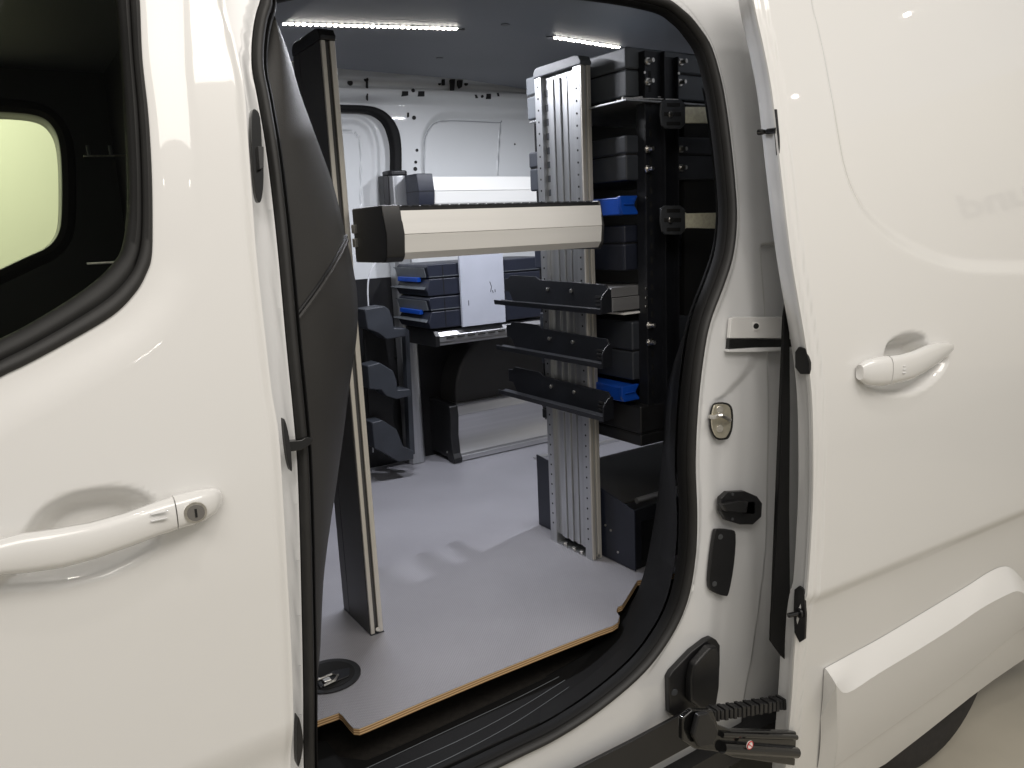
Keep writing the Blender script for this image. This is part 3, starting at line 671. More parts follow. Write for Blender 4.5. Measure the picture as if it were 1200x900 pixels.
# inner shell of the door: leading edge face
mb = MB(); rings = []
for k, (a, b) in enumerate(crom(se, 5)):
    p = SB(a, b, SO); x0 = p[0]; z0 = p[2]; y0 = float(surfS(np.array([x0]), np.array([z0]))[0])
    rings.append([(x0 + .0005, y0 + .001, z0), (x0 + .002, y0 + .010, z0), (x0 + .008, y0 + .013, z0), (x0 + .010, y0 + .030, z0), (x0 + .016, y0 + .044, z0), (x0 + .05, y0 + .048, z0), (x0 + .4, y0 + .05, z0)])
mb.loft(rings, cap=False, closed=False); mb.build('door_inner_frame', 'jamb', SD, smooth=True, ang=40)
mb = MB(); rings = []
dsl = crom([(921, 352), (920, 380), (921, 430), (922, 500), (920, 600), (915, 680), (908, 740), (912, 765), (922, 775)], 5)
mb.bm.free(); lump('door_seal', [(916, 372), (919, 352), (923, 352), (924, 480), (923, 600), (924, 690), (925, 778), (914, 768), (901, 750), (902, 720), (908, 640), (912, 560), (915, 480)], SO + .060, .004, 'trimblack', SD, .001)
def onedge(px, py):
    """point on the leading edge face of the sliding door"""
    zz = SB(px, py, SO + .02)[2]; xs_ = np.interp(zz, [p[1] for p in sx_[::-1]], [p[0] for p in sx_[::-1]]); return PX(px, py, xs_ + .004)
def eplate(name, pts, d, m, bev=.001):
    P = [onedge(a, b) for a, b in pts]; mb = MB()
    A = [mb.bm.verts.new(tuple(p)) for p in P]; B = [mb.bm.verts.new((p[0] - d, p[1], p[2])) for p in P]; n = len(P)
    for i in range(n): mb.bm.faces.new((A[i], A[(i + 1) % n], B[(i + 1) % n], B[i]))
    mb.bm.faces.new(A[::-1]); mb.bm.faces.new(B); return mb.build(name, m, SD, bevel=bev)
eplate('edge_latch', [(934, 412), (938, 406), (946, 408), (951, 425), (951, 438), (940, 438), (934, 430)], .006, 'black')
eplate('guide_bracket', [(933, 690), (938, 686), (944, 690), (946, 720), (945, 748), (939, 752), (933, 740), (932, 715)], .006, 'black')
a = onedge(940, 717); MB().cyl(a + np.array([-.004, .0, 0]), .0048, .028, (-1, .25, 0), 14).build('guide_pin', 'blackgl', SD, smooth=True)
MB().cyl(a + np.array([-.006, .0, 0]), .009, .004, (-1, .25, 0), 16).build('guide_collar', 'black', SD, smooth=True)
eplate('stop_plate', [(908, 128), (911, 128), (914, 160), (915, 182), (911, 182), (909, 160)], .004, 'black')
a = onedge(911, 153); b = onedge(889, 155); MB().tube([a + np.array([-.003, 0, 0]), a * .5 + b * .5, b * .8 + a * .2, b], .0052, 12).build('stop_pin', 'blackgl', SD, smooth=True)
# door handle of the sliding door
stR = [(1008.5, 431, 439, .010, .004), (1012, 428, 446, .018, .008), (1022, 423, 452, .026, .012), (1036, 419, 454, .031, .014), (1046.5, 417.5, 452.5, .033, .015)]
handle('handle_cap', stR, SO, SD)
stR2 = [(1047.5, 417.5, 452, .034, .013), (1060, 416, 449, .036, .011), (1075, 412, 445, .036, .011), (1090, 406, 437, .034, .012), (1104, 402.5, 427, .026, .013), (1113, 401.5, 418, .018, .010), (1118, 403, 411, .010, .004)]
handle('door_handle', stR2, SO, SD)
for yy in (431, 435, 439):
    p = SB(1060, yy - 2, SO - .0365); MB().bx(p[0] - .004, p[0] + .005, p[1] - .0008, p[1] + .002, p[2] - .0006, p[2] + .0006).build('grip_line', 'jamb', SD)
# lower cladding
ct = crom([(967, 783), (1000, 765), (1033, 747), (1090, 713), (1133, 687), (1158, 671), (1175, 664), (1187, 667), (1200, 681), (1230, 716), (1260, 745)], 4)
cm = crom([(980, 803), (993, 812), (1030, 789), (1080, 759), (1118, 735), (1150, 713), (1180, 697), (1194, 693), (1206, 702), (1235, 735), (1262, 760)], 4)
cb = crom([(978, 899), (983, 895), (1030, 862), (1080, 827), (1118, 800), (1150, 775), (1178, 752), (1198, 736), (1215, 730), (1240, 760), (1265, 778)], 4)
def SS(px, py, off=0.0):
    y = .87
    for _ in range(14):
        p = PY(px, py, y); y = .5 * y + .5 * (float(surfS(np.array([p[0]]), np.array([p[2]]))[0]) + off)
    return PY(px, py, y)
mb = MB(); rings = []
ct = [np.array((965.5, 783.5))] + ct; cm = [np.array((961.5, 842))] + cm; cb = [np.array((957, 906))] + cb
for t, c, b in zip(ct, cm, cb):
    u = (c[0] - 962) / 12; bul = .036 * min(1, max(-.05, u))
    pt, pc, pb = SS(t[0], t[1], -.001), SS(c[0], c[1], -bul - .002), SS(b[0], b[1], -bul * .35 - .001)
    r = []
    for k in range(7):
        w = k / 6; q = pt * (1 - w) + pc * w; r.append(q + np.array([0, -.004 * math.sin(math.pi * w) * .4, 0]))
    for k in range(1, 7):
        w = k / 6; q = pc * (1 - w) + pb * w; r.append(q + np.array([0, -.004 * math.sin(math.pi * w), 0]))
    r.append(pb + np.array([0, .03, .004])); rings.append(r)
mb.loft(rings, cap=False, closed=False); mb.build('lower_cladding', 'clad', SD, smooth=True, ang=14)
# lamps of the hall that show as small highlights on the paint, and the lettered hall wall mirrored faintly in the door
def mirror(px, py, fn, surf):
    p = fn(px, py); e = .002; x, z = np.array([p[0]]), np.array([p[2]])
    n = np.array([float(surf(x + e, z)[0] - surf(x - e, z)[0]) / (2 * e), -1, float(surf(x, z + e)[0] - surf(x, z - e)[0]) / (2 * e)]); n /= np.linalg.norm(n)
    d = p - EYE; d /= np.linalg.norm(d); return p, d - 2 * (d @ n) * n
for px, py, fn, sf, sx0, sy0, pw in ((175, 412, lambda a, b: SB(a, b, 0), surfF, .13, .015, .25), (223, 214, lambda a, b: SB(a, b, 0), surfF, .022, .022, .07), (1063, 17, SS, surfS, .024, .018, .08), (932, 113, SS, surfS, .02, .018, .05)):
    p, r = mirror(px, py, fn, sf)
    q = p + r * 2.4; area('hall_spot', tuple(q), tuple(p), sx0, sy0, pw, WARM)
p, r = mirror(1174, 235, SS, surfS); q = p + r * 2.6
HS = thing('hall_sign', 'pale hall sign board with dark lettering, seen only mirrored in the sliding door', 'sign', tuple(q))
zax = Vector(-r); xax = Vector((0, 0, 1)).cross(zax).normalized(); yax = zax.cross(xax); RM = Matrix((xax, yax, zax)).transposed().to_4x4(); RM.translation = Vector(q)
mb = MB(); mb.bx(-1.6, 1.4, -1.1, .7, -.03, -.004); o = mb.build('sign_board', 'board'); o.data.transform(RM); o.data.transform(Matrix.Translation(-Vector(q))); o.parent = HS
tx = bpy.data.curves.new('lettering', 'FONT'); tx.body = 'und'; tx.size = .215; tx.extrude = .002; tx.offset = .006; tx.align_x = 'CENTER'; tx.materials.append(MT['pencil'])
to = bpy.data.objects.new('text_source', tx); me = bpy.data.meshes.new_from_object(to); bpy.data.objects.remove(to); me.name = 'lettering'
o = bpy.data.objects.new('lettering', me); C.objects.link(o); o.parent = HS; M2 = RM.copy(); M2.translation = RM.to_3x3() @ Vector((.03, -.055, 0)); me.transform(M2)
# rear wheel
WH = bpy.data.objects.new('rear_wheel', None); C.objects.link(WH); WH.parent = VAN; wc = (1.92, .90, -.34); WH.location = Vector(wc) - Vector(VAN.location)
mb = MB(); prof = [(.995, .20), (.98, .24), (.975, .29), (.99, .315), (1.01, .322), (1.16, .322), (1.18, .30), (1.19, .24), (1.17, .20)]
rings = [[(wc[0] + r * math.cos(t), y, wc[2] + r * math.sin(t)) for y, r in prof] for t in [2 * math.pi * k / 64 for k in range(65)]]
mb.loft(rings, cap=False); mb.build('tyre', 'tyre', WH, smooth=True, ang=50)
MB().cyl((wc[0], 1.14, wc[2]), .2, .12, (0, -1, 0), 40).build('rim', 'plate', WH, bevel=.01)

# ------------------------------------------------------------------ racking
PXW = {'L': (.547, .573), 'M': (1.131, 1.158)}
def rack_post(label, x0, y0=1.411, y1=1.586, top=1.145, holes=True, w=.027, side='alu'):
    t = thing('rack_post', label, 'upright', (x0, y0, 0), 'floor to roof aluminium posts in the doorway')
    x1 = x0 + w; d = y1 - y0
    # outer flanges and channels of the extrusion
    mb = MB()
    mb.bx(x0, x1, y0 + .0055, y0 + .030, .002, top)          # near tube
    mb.bx(x0, x1, y1 - .026, y1, .002, top)                  # far tube
    mb.bx(x0 + .010, x1 - .004, y0 + .030, y1 - .026, .0225, top - .001)
    mb.build('profile', side, t, bevel=.0008)
    # near edge: two ribs with a slot between
    mb = MB(); mb.bx(x0, x0 + .0085, y0, y0 + .0055, .002, top); mb.bx(x1 - .0105, x1, y0, y0 + .0055, .002, top); mb.build('edge_rib', 'ribalu', t, bevel=.0012)
    if holes:
        mb = MB(); pr = [(x0 + .0105, y0 + .0305)]; w0 = y0 + .031; w1 = y1 - .045
        for i in range(8):
            a = w0 + (w1 - w0) * i / 8; b = w0 + (w1 - w0) * (i + 1) / 8; xo = x0 + (.002, .005, .003, .006, .002, .005, .002, .004)[i]
            pr += [(xo, a + .0008), (xo, b - .0016), (xo + .004, b - .0012), (xo + .004, b)]
        pr += [(x0 + .0105, w1)]
        mb.prism(pr, 2, .024, top - .012); mb.build('ribbed_web', side, t)
        mb = MB()
        for i in range(11): mb.bx(x0 + .0075, x0 + .0104, y1 - .042, y1 - .031, top - .045 - i * .032, top - .030 - i * .032)
        o = mb.build('web_slots', 'plate', t); o['kind'] = 'stuff'
    else:
        mb = MB(); mb.bx(x0 - .001, x0 + .0098, y0 + .0062, y1 - .036, .003, top - .001); mb.build('side_cover', side, t, bevel=.001)
        mb = MB(); mb.bx(x0 - .001, x0 + .0098, y1 - .034, y1 - .001, .003, top - .001); mb.build('side_cover', side, t, bevel=.001)
    if holes:
        mb = MB(); mb2 = MB()
        n = int((top - .03) / .0262)
        for i in range(n):
            z = top - .02 - i * .0262
            for yy in (y0 + .018, y1 - .013): mb.cyl((x0 + .0006, yy, z), .0025, .0012, (-1, 0, 0), 8)
        o = mb.build('perforation', 'pit', t); o['kind'] = 'stuff'
    # end cap
    mb = MB(); prof = [(y0 - .002, top), (y1 + .002, top), (y1 + .002, top + .012), (y1 - .004, top + .020), (y1 - .014, top + .023), (y0 + .020, top + .023), (y0 + .006, top + .020), (y0 - .002, top + .008)]
    mb.prism(prof, 0, x0 - .002, x1 + .002); mb.build('end_cap', 'black' if not holes else 'caseg', t, bevel=.003, seg=3)
    # foot screws
    for yy in ((y0 + .05, y0 + .08, y0 + .115) if holes else ()):
        MB().cyl((x0 + .004, yy, .003), .0055, .006, (-.3, 0, 1), 12).build('foot_screw', 'zinc', t, bevel=.001)
    MB().cyl((x0 + w / 2, y0 - .0005, .01), .0045, .004, (0, -1, .4), 12).build('foot_screw', 'zinc', t, bevel=.001)
    MB().bx(x0 - .001, x1 + .001, y0 - .001, y1, .0004, .0022).build('foot_plate', 'alu' if holes else 'greymetal', t)
    return t
rack_post('tall aluminium post with dark covered side, next to the curved black door pillar', .547, holes=False, side='cover', y1=1.56)
rack_post('tall perforated silver post in the middle carrying the three black runners', 1.131)

def xbox(name, label, cat, x0, x1, y0, y1, z0, z1, m='tray', cap=True, group=None, lipdark=True, prof='front'):
    """long tray or drawer with an angled aluminium front along x, dark end caps"""
    t = thing(name, label, cat, (x0, y0, z0), group); h = z1 - z0
    P = [(y1, z1 - .004), (y0 + .012, z1 - .004), (y0 + .006, z1 - .004), (y0, z1 - h * .5), (y0 - .0, z1 - h * .53), (y0 + .004, z0 + .012), (y0 + .014, z0), (y1, z0)]
    mb = MB(); mb.prism(P[:4] + [(y0 + .0025, z1 - h * .505), (y0 + .0005, z1 - h * .52)] + P[5:], 0, x0 + (.034 if cap else 0), x1 - (.004 if cap else 0)); mb.build('front_profile', m, t)
    if cap:
        for xa, xb in ((x0, x0 + .036), (x1 - .006, x1)):
            mb = MB(); mb.prism([(y1 + .004, z1 + .006), (y0 + .010, z1 + .006), (y0 - .003, z1 - h * .5), (y0 + .002, z0 + .006), (y0 + .012, z0 - .004), (y1 + .004, z0 - .004)], 0, xa, xb); mb.build('end_cap', 'black', t, bevel=.003)
    return t
FT = xbox('shelf_tray', 'long pale aluminium fronted tray with a black mat, across the doorway between both posts', 'shelf', .576, 1.062, 1.262, 1.40, .758, .846)
mb = MB(); mb.bx(.60, 1.056, 1.272, 1.398, .8425, .850); mb.build('tray_mat', 'black', FT, bevel=.001)
mb = MB()
for i in range(22): mb.bx(.615 + i * .0195, .629 + i * .0195, 1.269, 1.2735, .8502, .8514)
o = mb.build('mat_edge_slots', 'greymetal', FT); o['kind'] = 'stuff'
for z in (.79, .815): MB().bx(.570, .5765, 1.385, 1.398, z - .008, z + .008).build('fixing_bracket', 'zinc', FT, bevel=.001)
# three black runners
RG = 'black runners on the perforated middle post'
def runner(label, z, dz=0):
    t = thing('case_runner', label, 'bracket', (1.131, 1.53, z), RG)
    mb = MB(); mb.prism([(1.325, z - .030), (1.325, z + .016), (1.333, z + .026), (1.45, z + .028), (1.58, z + .030), (1.60, z + .038), (1.71, z + .038), (1.72, z + .030), (1.74, z + .028), (1.74, z - .004), (1.72, z - .004), (1.70, z - .030)], 0, 1.121, 1.126); mb.build('back_plate', 'blackmetal', t, bevel=.0008)
    mb = MB(); mb.prism([(1.120, z - .026), (1.120, z - .030), (1.097, z - .037), (1.095, z - .025), (1.0978, z - .025), (1.099, z - .033)], 1, 1.322, 1.755); mb.build('runner_ledge', 'blackmetal', t, bevel=.0006)
    mb = MB(); mb.prism([(1.126, z + .016), (1.118, z + .018), (1.103, z + .006), (1.097, z - .004), (1.096, z - .036), (1.126, z - .034)], 1, 1.319, 1.3225); mb.build('end_plate', 'blackmetal', t, bevel=.0006)
    for k in range(3): MB().bx(1.1185, 1.1212, 1.345, 1.365, z - .022 + k * .009, z - .017 + k * .009).build('end_slot', 'pit', t)
    for yy in (1.455, 1.548): MB().cyl((1.1215, yy, z + .008), .0045, .004, (-1, 0, 0), 10).build('runner_bolt', 'zinc', t, bevel=.0008)
    return t
for z, l in ((.648, 'black sheet metal runner on the silver post, top one just below the pale tray'), (.528, 'black sheet metal runner on the silver post, middle of the three'), (.408, 'black sheet metal runner on the silver post, lowest, above the bare ribbed foot')): runner(l, z)

# cases of the right rack
def case(label, x0, x1, y0, y1, z0, z1, m='caseg', group='cases shelved in the right rack', split=.5, latch=None, name='equipment_case', cat='case'):
    t = thing(name, label, cat, (x0, y0, z0), group); zm = z0 + (z1 - z0) * split
    MB().bx(x0, x1, y0, y1, z0, zm - .0012).build('case_body', m, t, bevel=.004, seg=3)
    MB().bx(x0 - .001, x1 + .001, y0 - .001, y1 + .001, zm + .0012, z1).build('case_lid', m, t, bevel=.005, seg=3)
    MB().bx(x0 + .002, x1 - .002, y0 + .002, y1 - .002, zm - .0014, zm + .0014).build('case_gasket', 'pit', t)
    if latch: latch(t)
    return t
case('grey case at the top of the right rack under the second light strip', 1.18, 1.52, 1.32, 1.69, 1.068, 1.168, 'caseg', split=.55)
def l2(t):
    p = (1.20, 1.316, .862); mb = MB(); mb.bx(1.175, 1.215, 1.30, 1.34, .845, .88); mb.build('blue_clip', 'blue', t, bevel=.003)
case('grey case on the second level of the right rack, above the blue bin', 1.18, 1.52, 1.325, 1.69, .895, .99, 'greymetal', split=.58)
case('tall dark case directly below the wide blue bin clip', 1.185, 1.52, 1.34, 1.69, .70, .80, 'case', split=.6)
case('dark grey case behind the runners, above the lower blue bin', 1.195, 1.52, 1.33, 1.69, .45, .585, 'greymetal', split=.5)
case('black case under the lower blue bin at the foot of the rack upright', 1.19, 1.52, 1.30, 1.69, .30, .395, 'black', split=.3)
def bin_(label, x, y, z, w, h):
    t = thing('storage_bin', label, 'bin', (x, y, z), 'blue storage bins in the right rack')
    mb = MB(); mb.bx(x + .002, x + w, y + .008, y + .30, z, z + h); mb.build('bin_body', 'blue', t, bevel=.003)
    mb = MB(); mb.prism([(x - .002, z + h + .002), (x + w + .004, z + h + .002), (x + w * .86, z + h * .62), (x + w * .86, z + h * .5), (x + w + .004, z + h * .12), (x + w + .004, z), (x + w * .1, z), (x - .002, z + h * .4)], 1, y, y + .010); mb.build('bin_front', 'blue', t, bevel=.002)
    MB().bx(x + w * .15, x + w * .8, y - .0035, y + .001, z + h * .55, z + h * .62).build('bin_grip', 'blue', t, bevel=.001)
bin_('bright blue bin below the second grey case beside the pale tray end', 1.155, 1.315, .822, .045, .038)
bin_('deep blue bin low in the rack behind the lowest black runner', 1.150, 1.315, .408, .047, .034)
# wire shelf under top case
t = thing('wire_shelf', 'thin silver shelf plate under the topmost grey case', 'shelf', (1.18, 1.32, 1.05))
MB().bx(1.15, 1.5, 1.29, 1.64, 1.053, 1.057).build('shelf_plate', 'alu', t, bevel=.001)
MB().tube([(1.15, 1.30, 1.059), (1.30, 1.29, 1.061)], .0025, 8).build('wire_edge', 'zinc', t, smooth=True); MB().tube([(1.16, 1.33, 1.06), (1.21, 1.31, 1.066), (1.26, 1.30, 1.067)], .002, 6).build('wire_edge', 'zinc', t, smooth=True)
# short silver box
t = thing('silver_drawer', 'short light grey aluminium drawer front right of the top runner', 'drawer', (1.16, 1.3, .62))
a0, a1 = PY(716, 334, 1.33), PY(752, 360, 1.33)
MB().bx(a0[0], a1[0] + .02, 1.33, 1.6, .645, .666).build('upper_profile', 'alux', t, bevel=.001); MB().bx(a0[0] + .001, a1[0] + .02, 1.327, 1.6, .614, .643).build('lower_profile', 'alux', t, bevel=.001)
MB().bx(a0[0] + .03, a1[0] + .02, 1.325, 1.6, .604, .608).build('base_strip', 'whiteprint', t)
# perforated rack frame
RF = thing('perforated_rack', 'black perforated rack uprights with zinc bolts behind the rear edge of the doorway', 'rack', (1.21, 1.30, 0))
def upr(x0, x1, y, z0, z1, hx, n0=0):
    mb = MB(); mb.bx(x0, x1, y, y + .003, z0, z1); mb.bx(x1 - .003, x1, y - .012, y + .03, z0, z1); mb.bx(x0, x0 + .003, y + .003, y + .03, z0, z1); mb.build('rack_upright', 'blackmetal', RF, bevel=.0006)
    mb = MB(); n = int((z1 - z0 - .02) / .030)
    for i in range(n): mb.bx(hx - .0035, hx + .0035, y - .0006, y + .001, z0 + .02 + i * .030, z0 + .033 + i * .030)
    o = mb.build('slot_row', 'pit', RF); o['kind'] = 'stuff'
upr(1.214, 1.262, 1.30, .335, 1.158, 1.228)
upr(1.262, 1.320, 1.318, .30, 1.155, 1.285)
upr(1.335, 1.40, 1.36, .30, 1.15, 1.37)
for px, py in ((758, 72), (758, 96), (758, 175), (758, 198), (760, 381), (760, 401)):
    p = PY(px, py, 1.30); b = MB().cyl(p, .0085, .005, (0, -1, 0), 6).build('bolt', 'zinc', RF, bevel=.0008); MB().cyl(p + np.array([0, -.004, 0]), .0045, .014, (.15, -1, 0), 12).build('bolt_shank', 'zinc', b)
    b.name = 'bolt'
for px, py in ((797, 73), (796, 97), (797, 175), (797, 197)):
    p = PY(px, py, 1.318); b = MB().cyl(p, .0085, .005, (0, -1, 0), 6).build('bolt', 'zinc', RF, bevel=.0008); MB().cyl(p + np.array([0, -.004, 0]), .0045, .014, (.15, -1, 0), 12).build('bolt_shank', 'zinc', b)
for px, py in ((755, 85), (795, 86), (757, 338), (757, 349), (757, 359), (757, 232)):
    p = PY(px, py, 1.299); MB().cyl(p, .0028, .002, (0, -1, 0), 10).build('rivet', 'zinc', RF)
p = PY(819, 104, 1.34); MB().bx(p[0] - .004, p[0] + .003, 1.335, 1.34, p[2] - .005, p[2] + .005).build('bright_clip', 'whiteprint', RF); p = PY(819, 92, 1.34); MB().bx(p[0] - .002, p[0] + .001, 1.335, 1.34, p[2] - .004, p[2] + .004).build('bright_clip', 'whiteprint', RF)
MB().bx(1.36, 1.9, 1.33, 1.35, .2, 1.17).build('side_panel', 'pit', RF); MB().bx(1.21, 1.9, 1.70, 1.705, .29, 1.165).build('rack_shade_sheet', 'black', RF)  # black sheet at the back is added, stands in for shade between cases
# retaining plates with bars
def retainer(label, cy, px0, px1, flare):
    Y = 1.262; t = thing('retaining_bracket', label, 'bracket', tuple(PY(790, cy, Y)), 'slotted plates bolted to the rear rack')
    sh = [(774, -14), (778, -17), (797, -17), (802, -12), (802, 12), (797, 17), (779, 17), (775, 13), (773, 0)]
    P = [PY(a, cy + b, Y) for a, b in sh]; mb = MB(); mb.prism([(p[0], p[2]) for p in P], 1, Y - .003, Y + .002); mb.build('slotted_plate', 'plate', t, bevel=.0012)
    for dy in (-11, 11):
        P = [PY(a, cy + dy + b, Y) for a, b in ((780, -2.2), (796, -2.2), (796, 2.2), (780, 2.2))]; mb = MB(); mb.prism([(p[0], p[2]) for p in P], 1, Y - .0036, Y); mb.build('plate_slot', 'pit', t, bevel=.0008)
    P = [PY(a, cy + b, Y) for a, b in ((777, -2.5), (797, -2.5), (797, 2.5), (777, 2.5))]; mb = MB(); mb.prism([(p[0], p[2]) for p in P], 1, Y - .0036, Y); mb.build('plate_slot', 'pit', t, bevel=.0008)
    p = PY(785, cy, Y - .004); MB().cyl(p, .0065, .004, (0, -1, 0), 6).build('plate_bolt', 'zinc', t, bevel=.0008)
    sh = [(798, -14), (806, -8 if flare else -9), (px1, -9), (px1, 10), (806, 9), (798, 14)] if flare else [(798, -9), (px1, -9), (px1, 10), (798, 10)]
    P = [PY(a, cy + b, Y) for a, b in sh]; mb = MB(); mb.prism([(p[0], p[2]) for p in P], 1, Y + .0025, Y + .007); mb.build('fixing_bar', 'yellow', t, bevel=.0008)
retainer('upper slotted plate with a pale yellow bar running into the rear door pillar', 134, 798, 832, False)
retainer('lower slotted plate with a flared pale yellow bar running into the rear door pillar', 258, 798, 850, True)
# low cabinet
LC = thing('low_cabinet', 'low black cabinet on the floor behind the middle post', 'cabinet', (1.165, 1.30, 0))
mb = MB(); mb.prism([(1.30, .002), (1.30, .150), (1.42, .176), (1.57, .188), (1.69, .202), (1.69, .002)], 0, 1.166, 1.170); mb.build('side_panel', 'case', LC, bevel=.001)
MB().bx(1.170, 1.70, 1.305, 1.69, .004, .02).build('base_panel', 'black', LC)
MB().bx(1.170, 1.70, 1.303, 1.309, .118, .150).build('top_rail', 'blackmetal', LC, bevel=.001)
MB().bx(1.172, 1.190, 1.303, 1.309, .004, .118).build('front_stile', 'blackmetal', LC, bevel=.001)
MB().bx(1.18, 1.70, 1.36, 1.69, .145, .150).build('top_panel', 'trim', LC)
MB().tube([(1.20, 1.33, .160), (1.45, 1.33, .160)], .007, 10).build('drawer_rail', 'alux', LC, smooth=True)
MB().bx(1.19, 1.7, 1.50, 1.505, .02, .115).build('drawer_back', 'alux', LC)
for y_, z_ in ((1.405, .085), (1.385, .078), (1.44, .055), (1.36, .03)): MB().cyl((1.166, y_, z_), .003, .0015, (-1, 0, 0), 10).build('panel_screw', 'zinc', LC)
# floor rail right
t = thing('floor_rail', 'long double aluminium rail on the floor behind the low cabinet', 'rail', tuple(PZ(701, 519)))
a, b = PZ(660, 530), PZ(800, 494)
MB().bx(1.52, 2.9, a[1] - .01, a[1] + .006, 0.0005, .008).build('rail_profile', 'alux', t, bevel=.001); MB().bx(1.52, 2.9, a[1] - .022, a[1] - .014, .0005, .010).build('rail_profile', 'alux', t, bevel=.001)

# ------------------------------------------------------------------ far side furniture
# floor drawer
FDW = thing('drawer_unit', 'low wide aluminium fronted drawer on the floor against the far side', 'drawer', (1.272, 2.366, 0))
mb = MB(); prof = [(2.372, .002), (2.362, .004), (2.362, .016), (2.370, .020), (2.370, .026), (2.366, .030), (2.378, .050), (2.386, .085), (2.382, .125), (2.372, .165), (2.3725, .167), (2.370, .169), (2.376, .200), (2.384, .206), (2.51, .206), (2.51, .002)]
mb.prism(prof, 0, 1.305, 2.8); mb.build('drawer_front', 'alux', FDW, bevel=.0008)
MB().bx(1.305, 2.8, 2.3605, 2.3645, .017, .021).build('bottom_bead', 'alux', FDW, bevel=.001)
mb = MB(); mb.prism([(2.352, .002), (2.350, .018), (2.362, .035), (2.368, .10), (2.360, .17), (2.364, .205), (2.378, .212), (2.515, .216), (2.515, .02), (2.40, .016), (2.392, .002)], 0, 1.272, 1.306); mb.build('end_cap', 'black', FDW, bevel=.004, seg=3)
MB().cyl((1.272, 2.40, .035), .004, .002, (-1, 0, 0), 12).build('cap_screw', 'zinc', FDW)
# far upright
UP = thing('wall_upright', 'rounded silver upright with a black cap against the far side', 'upright', (1.17, 2.47, 0))
mb = MB(); circ2 = [(1.19 + .034 * math.cos(t), 2.475 + .022 * math.sin(t)) for t in [2 * math.pi * k / 16 for k in range(16)]]
mb.prism([(1.148, 2.50), (1.150, 2.462), (1.160, 2.450), (1.185, 2.446), (1.206, 2.450), (1.214, 2.462), (1.216, 2.50)], 2, .001, .995); mb.build('upright_profile', 'alu', UP, bevel=.003)
mb = MB(); mb.prism([(1.146, 2.505), (1.147, 2.460), (1.159, 2.447), (1.207, 2.447), (1.218, 2.460), (1.219, 2.505)], 2, .995, 1.012); mb.build('upright_cap', 'black', UP, bevel=.005, seg=3)
MB().bx(1.128, 1.147, 2.46, 2.50, .85, .995).build('side_block', 'black', UP, bevel=.002)
# upper far tray
UT = thing('wall_tray', 'white aluminium fronted shelf tray high on the far side', 'shelf', (1.23, 2.36, .88))
mb = MB(); mb.prism([(2.374, .985), (2.366, .940), (2.368, .938), (2.370, .90), (2.378, .885), (2.5, .885), (2.5, .985)], 0, 1.262, 2.0); mb.build('tray_front', 'whiteprint', UT, bevel=.0008)
mb = MB(); mb.prism([(2.50, .885), (2.366, .885), (2.358, .93), (2.368, .995), (2.50, .995)], 0, 1.205, 1.264); mb.build('tray_end_cap', 'case', UT, bevel=.003)
MB().bx(1.2045, 1.2646, 2.3575, 2.49, .9375, .9395).build('cap_groove', 'pit', UT)
case('dark case standing on the far shelf left of the perforated post', 1.78, 2.1, 2.30, 2.48, .90, 1.03, 'case', group='cases on the far side')
# shelf under the far cases
US = thing('wall_shelf', 'slotted bright aluminium shelf edge carrying the two blue latched cases', 'shelf', (1.19, 2.24, .45))
mb = MB(); mb.prism([(2.262, .490), (2.246, .472), (2.249, .470), (2.249, .456), (2.254, .454), (2.254, .444), (2.262, .440), (2.5, .440), (2.5, .490)], 0, 1.186, 1.9); mb.build('shelf_edge', 'alux', US, bevel=.0008)
for i in range(16): MB().bx(1.215 + i * .04, 1.242 + i * .04, 2.2455, 2.250, .4635, .4665).build('edge_slot', 'pit', US)
mb = MB(); mb.prism([(2.26, .494), (2.243, .474), (2.245, .440), (2.5, .436), (2.5, .494)], 0, 1.172, 1.188); mb.build('shelf_end', 'black', US, bevel=.002)
for _o in list(bpy.data.objects):
    if _o.parent == US:
        _l = Vector(US.location); _k = .996; _o.data.transform(Matrix.Translation(-_l) @ Matrix.Translation((0, 0, .8)) @ Matrix.Scale(_k, 4) @ Matrix.Translation((0, 0, -.8)) @ Matrix.Translation(_l))
# two cases with blue latches
def lcase(label, z0, z1):
    x0, x1, y0, y1 = 1.150, 1.64, 2.240, 2.505
    t = thing('latched_case', label, 'case', (x0, y0, z0), 'blue latched cases on the far shelf'); h = z1 - z0; zm = z0 + h * .56
    mb = MB(); mb.prism([(x0 + .012, zm), (x0 + .004, z1 - .008), (x0 + .01, z1), (x1, z1), (x1, zm)], 1, y0, y1); mb.build('case_lid', 'case', t, bevel=.003)
    mb = MB(); mb.prism([(x0 + .012, zm - .002), (x0, z0 + .02), (x0 + .006, z0), (x1, z0), (x1, zm - .002)], 1, y0, y1); mb.build('case_body', 'case', t, bevel=.003)
    mb = MB(); mb.prism([(x0 + .009, zm + .004), (x0 + .002, z1 - .010), (x0 - .001, z1 - .010), (x0 + .004, zm + .002)], 1, y0 + .012, y1 - .006); mb.build('lid_panel', 'caseg', t, bevel=.001)
    mb = MB(); mb.prism([(x0 + .008, zm - .028), (x0 - .002, z0 + .020), (x0 - .006, z0 + .022), (x0 + .003, zm - .026)], 1, y0 + .012, y1 - .006); mb.build('body_panel', 'caseg', t, bevel=.001)
    MB().bx(x0 - .005, x0 + .008, y0 + .05, y0 + .20, zm - .012, zm + .003).build('blue_latch', 'blue', t, bevel=.002)
    MB().bx(x0 + .06, x0 + .0625, y0 - .0012, y0 + .002, z0 + .004, z1 - .004).build('side_seam', 'pit', t)
    MB().bx(x0 + .01, x1, y0 - .0014, y0 + .002, zm + .004, zm + .006).build('light_line', 'caseg', t, bevel=.0003)
lcase('grey ended case with blue latch, upper of two stacked on the far shelf', .605, .705)
lcase('grey ended case with blue latch, lower of two, on the bright shelf edge', .500, .601)
